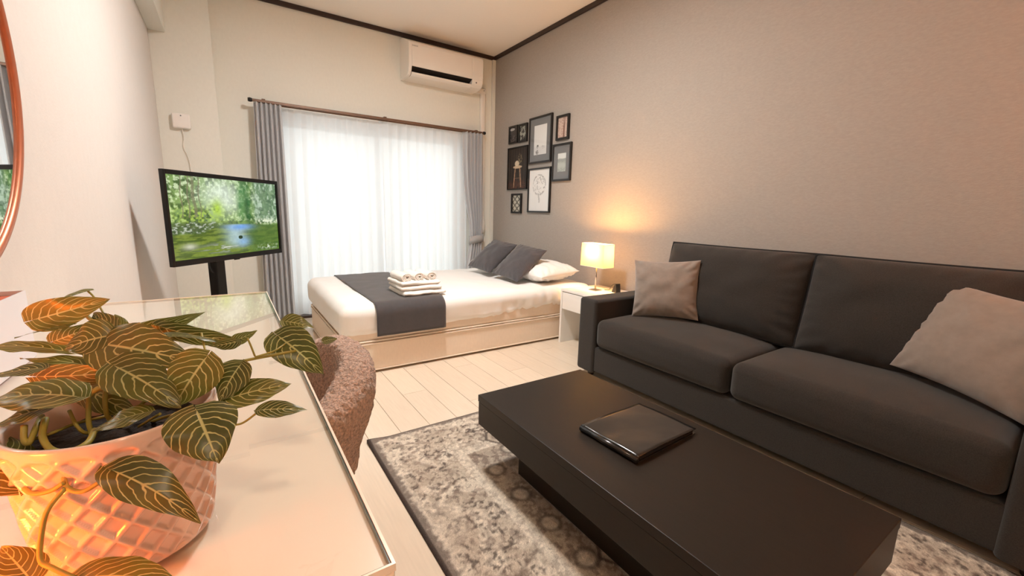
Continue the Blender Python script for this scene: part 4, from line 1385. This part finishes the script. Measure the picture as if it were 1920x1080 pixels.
def pot_mesh():
    nA, nZ = 336, 84
    H, rb, rt = 0.105, 0.0502, 0.0600
    N = 18
    vs, fs = [], []

    def ring(r_fn, z):
        s = len(vs)
        for k in range(nA):
            a = 2 * math.pi * k / nA
            r = r_fn(a)
            vs.append((r * math.cos(a), r * math.sin(a), z))
        return s
    rings = []
    rings.append(ring(lambda a: rb - 0.006, 0.0004))
    rings.append(ring(lambda a: rb - 0.001, 0.0018))
    for j in range(nZ + 1):
        t = j / nZ
        z = 0.003 + (H - 0.003) * t
        base = rb + (rt - rb) * (t ** 0.75)

        def rf(a, t=t, base=base):
            u = a / (2 * math.pi) * N
            w = t * 5.0
            d1 = abs(((u + w) % 1.0) - 0.5); d2 = abs(((u - w) % 1.0) - 0.5)
            rdg = max(sm_(0.31, 0.45, d1), sm_(0.31, 0.45, d2))
            fade = sm_(0.0, 0.03, t) * (1 - sm_(0.90, 0.95, t))
            return base - 0.0026 * (1 - rdg) * fade
        rings.append(ring(rf, z))
    rings.append(ring(lambda a: rt - 0.0012, H + 0.0012))
    rings.append(ring(lambda a: rt - 0.0036, H + 0.0006))
    rings.append(ring(lambda a: rt - 0.0050, H - 0.006))
    rings.append(ring(lambda a: rt - 0.0085, H - 0.030))
    for a, b in zip(rings[:-1], rings[1:]):
        for k in range(nA):
            fs.append((a + k, a + (k + 1) % nA, b + (k + 1) % nA, b + k))
    fs.append(tuple(rings[0] + k for k in range(nA))[::-1])
    me = bpy.data.meshes.new('pot'); me.from_pydata(vs, [], fs); me.update()
    return me


link('pot', pot_mesh(), M['pot'], plant)


def soil_fn(u, v):
    a = 2 * math.pi * u; r = 0.0525 * v
    x, y = r * math.cos(a), r * math.sin(a)
    return (x, y, 0.084 + 0.003 * mnoise.noise(Vector((x * 120, y * 120, 2))) + 0.004 * (1 - v))


link('soil', grid_mesh(48, 12, soil_fn), M['soil'], plant)


def px_point(u, v, depth):
    """world point seen at photo pixel (u,v) at the given depth in metres along the view axis"""
    return Vector((0, 0, CAM_H)) + (F_ + R_ * ((u - 960) / FPX) - U_ * ((v - 540) / FPX)) * depth


def leaf_mesh(length, width, curl, fold, seed, tipk=1.0, wave=0.05):
    nu, nv = 22, 14
    vs, uvs, fs = [], [], []
    for i in range(nu + 1):
        t = i / nu
        # heart-based ovate outline
        w = width / 2 * (math.sin(math.pi * min(1, t ** 0.62)) ** 0.80) * (1.0 - 0.10 * t)
        w = max(w, 0.0003)
        for j in range(nv + 1):
            s = j / nv * 2 - 1
            x = length * t - 0.10 * length * (abs(s) ** 1.6) * (1 - t) ** 3 * 1.2
            y = s * w
            z = fold * abs(y) - curl * length * (t ** 2) + 0.10 * width * (1 - s * s) * math.sin(math.pi * t) * 0.6
            z += wave * width * math.sin(t * 7 + seed) * s * abs(s) + 0.02 * width * math.sin(t * 19 + seed * 2) * (s * s)
            vs.append((x, y, z)); uvs.append((t, j / nv))
    W = nv + 1
    for i in range(nu):
        for j in range(nv):
            a = i * W + j
            fs.append((a, a + W, a + W + 1, a + 1))
    me = bpy.data.meshes.new('leaf'); me.from_pydata(vs, [], fs); me.update()
    ul = me.uv_layers.new(name='leaf')
    for lp in me.loops:
        ul.data[lp.index].uv = uvs[lp.vertex_index]
    return me


LEAVES = [
    # base px, tip px, width px, depth base, depth tip, roll (deg), curl, fold, [up-bias]
    (62, 600, 198, 563, 62, 0.335, 0.345, 25, 0.10, 0.25),
    (165, 546, 78, 572, 30, 0.36, 0.355, 55, 0.10, 0.2),
    (132, 610, 25, 630, 26, 0.335, 0.325, 60, 0.05, 0.1),
    (215, 632, 168, 585, 55, 0.345, 0.35, -30, 0.10, 0.3),
    (208, 632, 376, 606, 46, 0.345, 0.355, 60, 0.22, 0.2),
    (212, 628, 116, 652, 78, 0.320, 0.305, 10, 0.12, 0.2),
    (190, 645, 352, 672, 104, 0.315, 0.310, 5, 0.10, 0.15),
    (300, 612, 445, 652, 48, 0.345, 0.360, 55, 0.18, 0.2),
    (315, 628, 408, 634, 40, 0.330, 0.340, -60, 0.10, 0.1),
    (434, 640, 483, 622, 26, 0.365, 0.375, 50, 0.10, 0.2),
    (446, 640, 388, 652, 30, 0.350, 0.345, -55, 0.10, 0.1),
    (388, 668, 322, 764, 92, 0.318, 0.305, 0, 0.15, 0.15),
    (452, 682, 408, 754, 66, 0.330, 0.315, 20, 0.10, 0.15),
    (424, 748, 545, 717, 58, 0.320, 0.335, -12, 0.06, 0.15),
    (487, 769, 576, 765, 38, 0.320, 0.330, -20, 0.08, 0.15),
    (214, 686, 336, 752, 92, 0.300, 0.295, -8, 0.14, 0.15),
    (278, 772, 161, 806, 52, 0.290, 0.275, 38, 0.10, 0.15),
    (368, 770, 408, 863, 122, 0.290, 0.272, 0, 0.10, 0.12),
    (210, 882, 378, 958, 82, 0.262, 0.262, -15, 0.22, 0.35),
    (34, 916, 4, 806, 78, 0.262, 0.280, 0, 0.10, 0.15),
    (140, 1086, 322, 1072, 92, 0.250, 0.245, -25, 0.15, 0.15),
    (60, 1090, 0, 1022, 70, 0.250, 0.255, 0, 0.10, 0.15),
    (128, 660, -25, 640, 62, 0.330, 0.310, 48, 0.10, 0.15),
    (182, 690, 38, 664, 50, 0.325, 0.312, 40, 0.08, 0.1),
    (80, 690, -40, 706, 42, 0.305, 0.290, 45, 0.08, 0.1),
    (70, 706, 238, 702, 52, 0.312, 0.312, 45, 0.12, 0.15),
    (150, 744, -30, 738, 92, 0.292, 0.275, 30, 0.14, 0.2),
    (100, 762, -30, 800, 60, 0.285, 0.270, 45, 0.10, 0.15),
    (521, 630, 602, 692, 78, 0.395, 0.385, 0, 0.22, 0.3),
    (532, 602, 588, 613, 34, 0.42, 0.425, -15, 0.05, 0.3),
    (606, 640, 634, 632, 16, 0.42, 0.43, 0, 0.3, 0.2),
    (236, 640, 210, 588, 44, 0.36, 0.365, -30, 0.10, 0.25),
    (100, 640, 180, 610, 40, 0.345, 0.350, 40, 0.10, 0.15),
    (150, 720, 250, 780, 60, 0.318, 0.310, 30, 0.10, 0.2),
]
for k, (u0, v0, u1, v1, wpx, d0, d1, roll, curl, fold) in enumerate(LEAVES):
    B = px_point(u0, v0, d0); T = px_point(u1, v1, d1)
    ax = (T - B); ln = ax.length; ax.normalize()
    view = (Vector((0, 0, CAM_H)) - (B + T) / 2).normalized()
    nrm = (view + Vector((0, 0, 0.35))).normalized()
    nrm = (nrm - ax * nrm.dot(ax)).normalized()
    nrm = Matrix.Rotation(math.radians(roll), 3, ax) @ nrm
    side = nrm.cross(ax)
    o = link('leaf', leaf_mesh(ln, wpx * (d0 + d1) / 2 / FPX, curl, fold, k * 1.7), M['leaf'], plant)
    o.matrix_local = Matrix.Translation(B - PC) @ Matrix((ax, side, nrm)).transposed().to_4x4()


def stem(pts, r=0.0012):
    P = [px_point(*p) - PC for p in pts]
    link('stem', tube_mesh(spline(P, 8), r, 7), M['stem'], plant)


SOILP = (215, 800, 0.315)
stem([(330, 740, 0.33), (400, 700, 0.345), (445, 680, 0.36), (500, 668, 0.375), (555, 658, 0.39)], 0.0013)
stem([(478, 670, 0.368), (520, 655, 0.38), (548, 628, 0.41), (533, 604, 0.42)], 0.0009)
stem([(478, 668, 0.368), (470, 648, 0.366), (464, 634, 0.366)], 0.0008)
stem([(430, 797, 0.31), (455, 793, 0.315), (487, 770, 0.32)], 0.0008)
stem([(380, 790, 0.32), (402, 770, 0.32), (424, 749, 0.32)], 0.0009)
stem([(85, 785, 0.285), (80, 820, 0.275), (100, 845, 0.270), (135, 845, 0.270), (165, 830, 0.278), (178, 806, 0.29)], 0.0020)
stem([(45, 798, 0.275), (45, 824, 0.272), (55, 830, 0.272), (68, 800, 0.280), (78, 780, 0.29)], 0.0018)
stem([(165, 720, 0.305), (166, 750, 0.30), (166, 790, 0.30), (172, 815, 0.30)], 0.0016)
stem([(200, 725, 0.31), (197, 745, 0.31), (200, 775, 0.31), (215, 800, 0.318)], 0.0016)
stem([(170, 740, 0.30), (185, 728, 0.302), (205, 726, 0.305)], 0.0018)
stem([(130, 770, 0.30), (145, 800, 0.295), (165, 812, 0.30), (200, 800, 0.315)], 0.0012)
stem([(40, 830, 0.275), (90, 815, 0.285), (140, 795, 0.30), (200, 780, 0.318)], 0.0011)
stem([(210, 883, 0.262), (185, 905, 0.260), (152, 922, 0.258), (125, 912, 0.258), (120, 880, 0.262), (125, 850, 0.268)], 0.0014)
stem([(34, 905, 0.262), (60, 925, 0.256), (95, 920, 0.256), (120, 905, 0.257)], 0.0014)
stem([(122, 915, 0.257), (90, 955, 0.252), (78, 1000, 0.250), (76, 1050, 0.249), (100, 1066, 0.248), (140, 1084, 0.249)], 0.0014)
stem([(260, 800, 0.315), (285, 785, 0.305), (300, 776, 0.295)], 0.0010)
stem([(235, 812, 0.32), (300, 785, 0.325), (350, 772, 0.31), (368, 771, 0.292)], 0.0012)
stem([(270, 640, 0.33), (255, 625, 0.345), (262, 605, 0.35)], 0.0009)
stem([(215, 800, 0.318), (225, 740, 0.325), (218, 690, 0.322), (210, 640, 0.335), (160, 590, 0.35)], 0.0015)
stem([(215, 800, 0.318), (300, 730, 0.33), (360, 690, 0.33), (388, 668, 0.322)], 0.0013)
stem([(165, 546, 0.36), (178, 560, 0.36), (200, 600, 0.352), (212, 635, 0.342)], 0.0008)
stem([(388, 668, 0.322), (382, 645, 0.335), (378, 625, 0.345)], 0.0008)

# ------------------------------------------------------------------ unseen lamps outside the frame, placed to match the room light
def disc_light(name, parent, loc, size, energy, color):
    l = bpy.data.lights.new(name, 'AREA'); l.shape = 'DISK'; l.size = size; l.energy = energy; l.color = color
    o = bpy.data.objects.new(name, l); COL.objects.link(o); o.parent = parent; o.location = loc
    return o


CLX, CLY = 0.88, 1.95
cl = thing('ceiling_light', 'round white ceiling light in the middle of the room', 'ceiling light', (CLX, CLY, ZC))
link('housing', lathe_mesh([(0.20, 0.0), (0.21, -0.02), (0.21, -0.04)][::-1], 48), M['white_plastic'], cl)
link('diffuser', lathe_mesh([(0.02, -0.085), (0.10, -0.080), (0.17, -0.064), (0.20, -0.041)], 48), emit_mat('lit_diffuser', (1.0, 0.96, 0.90, 1), 7.0), cl)
disc_light('ceiling_lamp_light', cl, (0, 0, -0.095), 0.30, 39.0, (1.0, 0.98, 0.95))

cl2 = thing('ceiling_light', 'small warm ceiling light added behind the camera as fill', 'ceiling light', (0.15, -0.75, ZC))  # unseen fill lamp added to warm the desk, pot and rug side
link('housing', lathe_mesh([(0.12, 0.0), (0.13, -0.02), (0.13, -0.03)][::-1], 40), M['white_plastic'], cl2)
link('diffuser', lathe_mesh([(0.02, -0.06), (0.08, -0.055), (0.12, -0.031)], 40), emit_mat('lit_warm_diffuser', (1.0, 0.76, 0.52, 1), 4.0), cl2)
disc_light('added_fill_light', cl2, (0, 0, -0.07), 0.20, 10.0, (1.0, 0.78, 0.56))

dl = thing('night_light', 'small amber globe lamp on the desk left of the plant pot', 'lamp', (-0.215, 0.30, DZ))
link('lamp_base', lathe_mesh([(0.028, 0.0005), (0.028, 0.012), (0.018, 0.022)], 32), M['copper'], dl)
link('glass_globe', lathe_mesh([(0.012, 0.022), (0.026, 0.034), (0.034, 0.055), (0.034, 0.075), (0.026, 0.096), (0.010, 0.107)], 32), cloth_translucent('amber_globe', (1.0, 0.50, 0.16, 1), 0.85, 0.10), dl)
dp = bpy.data.lights.new('night_light_bulb', 'POINT'); dp.energy = 14.0; dp.color = (1.0, 0.20, 0.025); dp.shadow_soft_size = 0.02
dpo = bpy.data.objects.new('night_light_bulb', dp); COL.objects.link(dpo); dpo.parent = dl
dpo.location = (0, 0, 0.065)

fl = thing('floor_lamp', 'slim floor lamp with warm shade past the right end of the sofa', 'lamp', (2.15, -0.55, 0))
link('lamp_base', lathe_mesh([(0.13, 0.0005), (0.13, 0.015), (0.02, 0.025)], 32), M['dark_plastic'], fl)
link('lamp_pole', tube_mesh([(0, 0, 0.025), (0, 0, 1.40)], 0.010, 12), M['dark_plastic'], fl)
link('lamp_shade', tube_mesh([(0, 0, 1.28), (0, 0, 1.52)], [0.17, 0.13], 32, cap=False), cloth_translucent('warm_shade', (0.95, 0.72, 0.45, 1), 0.55, 0.0), fl)
link('shade_blocker', lathe_mesh([(0.165, 1.282), (0.165, 1.285)], 32), M['white_plastic'], fl)  # opaque disc added to keep the lamp's light off the sofa seat
fp = bpy.data.lights.new('floor_lamp_light', 'POINT'); fp.energy = 32.0; fp.color = (1.0, 0.38, 0.15); fp.shadow_soft_size = 0.05
fpo = bpy.data.objects.new('floor_lamp_light', fp); COL.objects.link(fpo); fpo.parent = fl; fpo.location = (0, 0, 1.42)
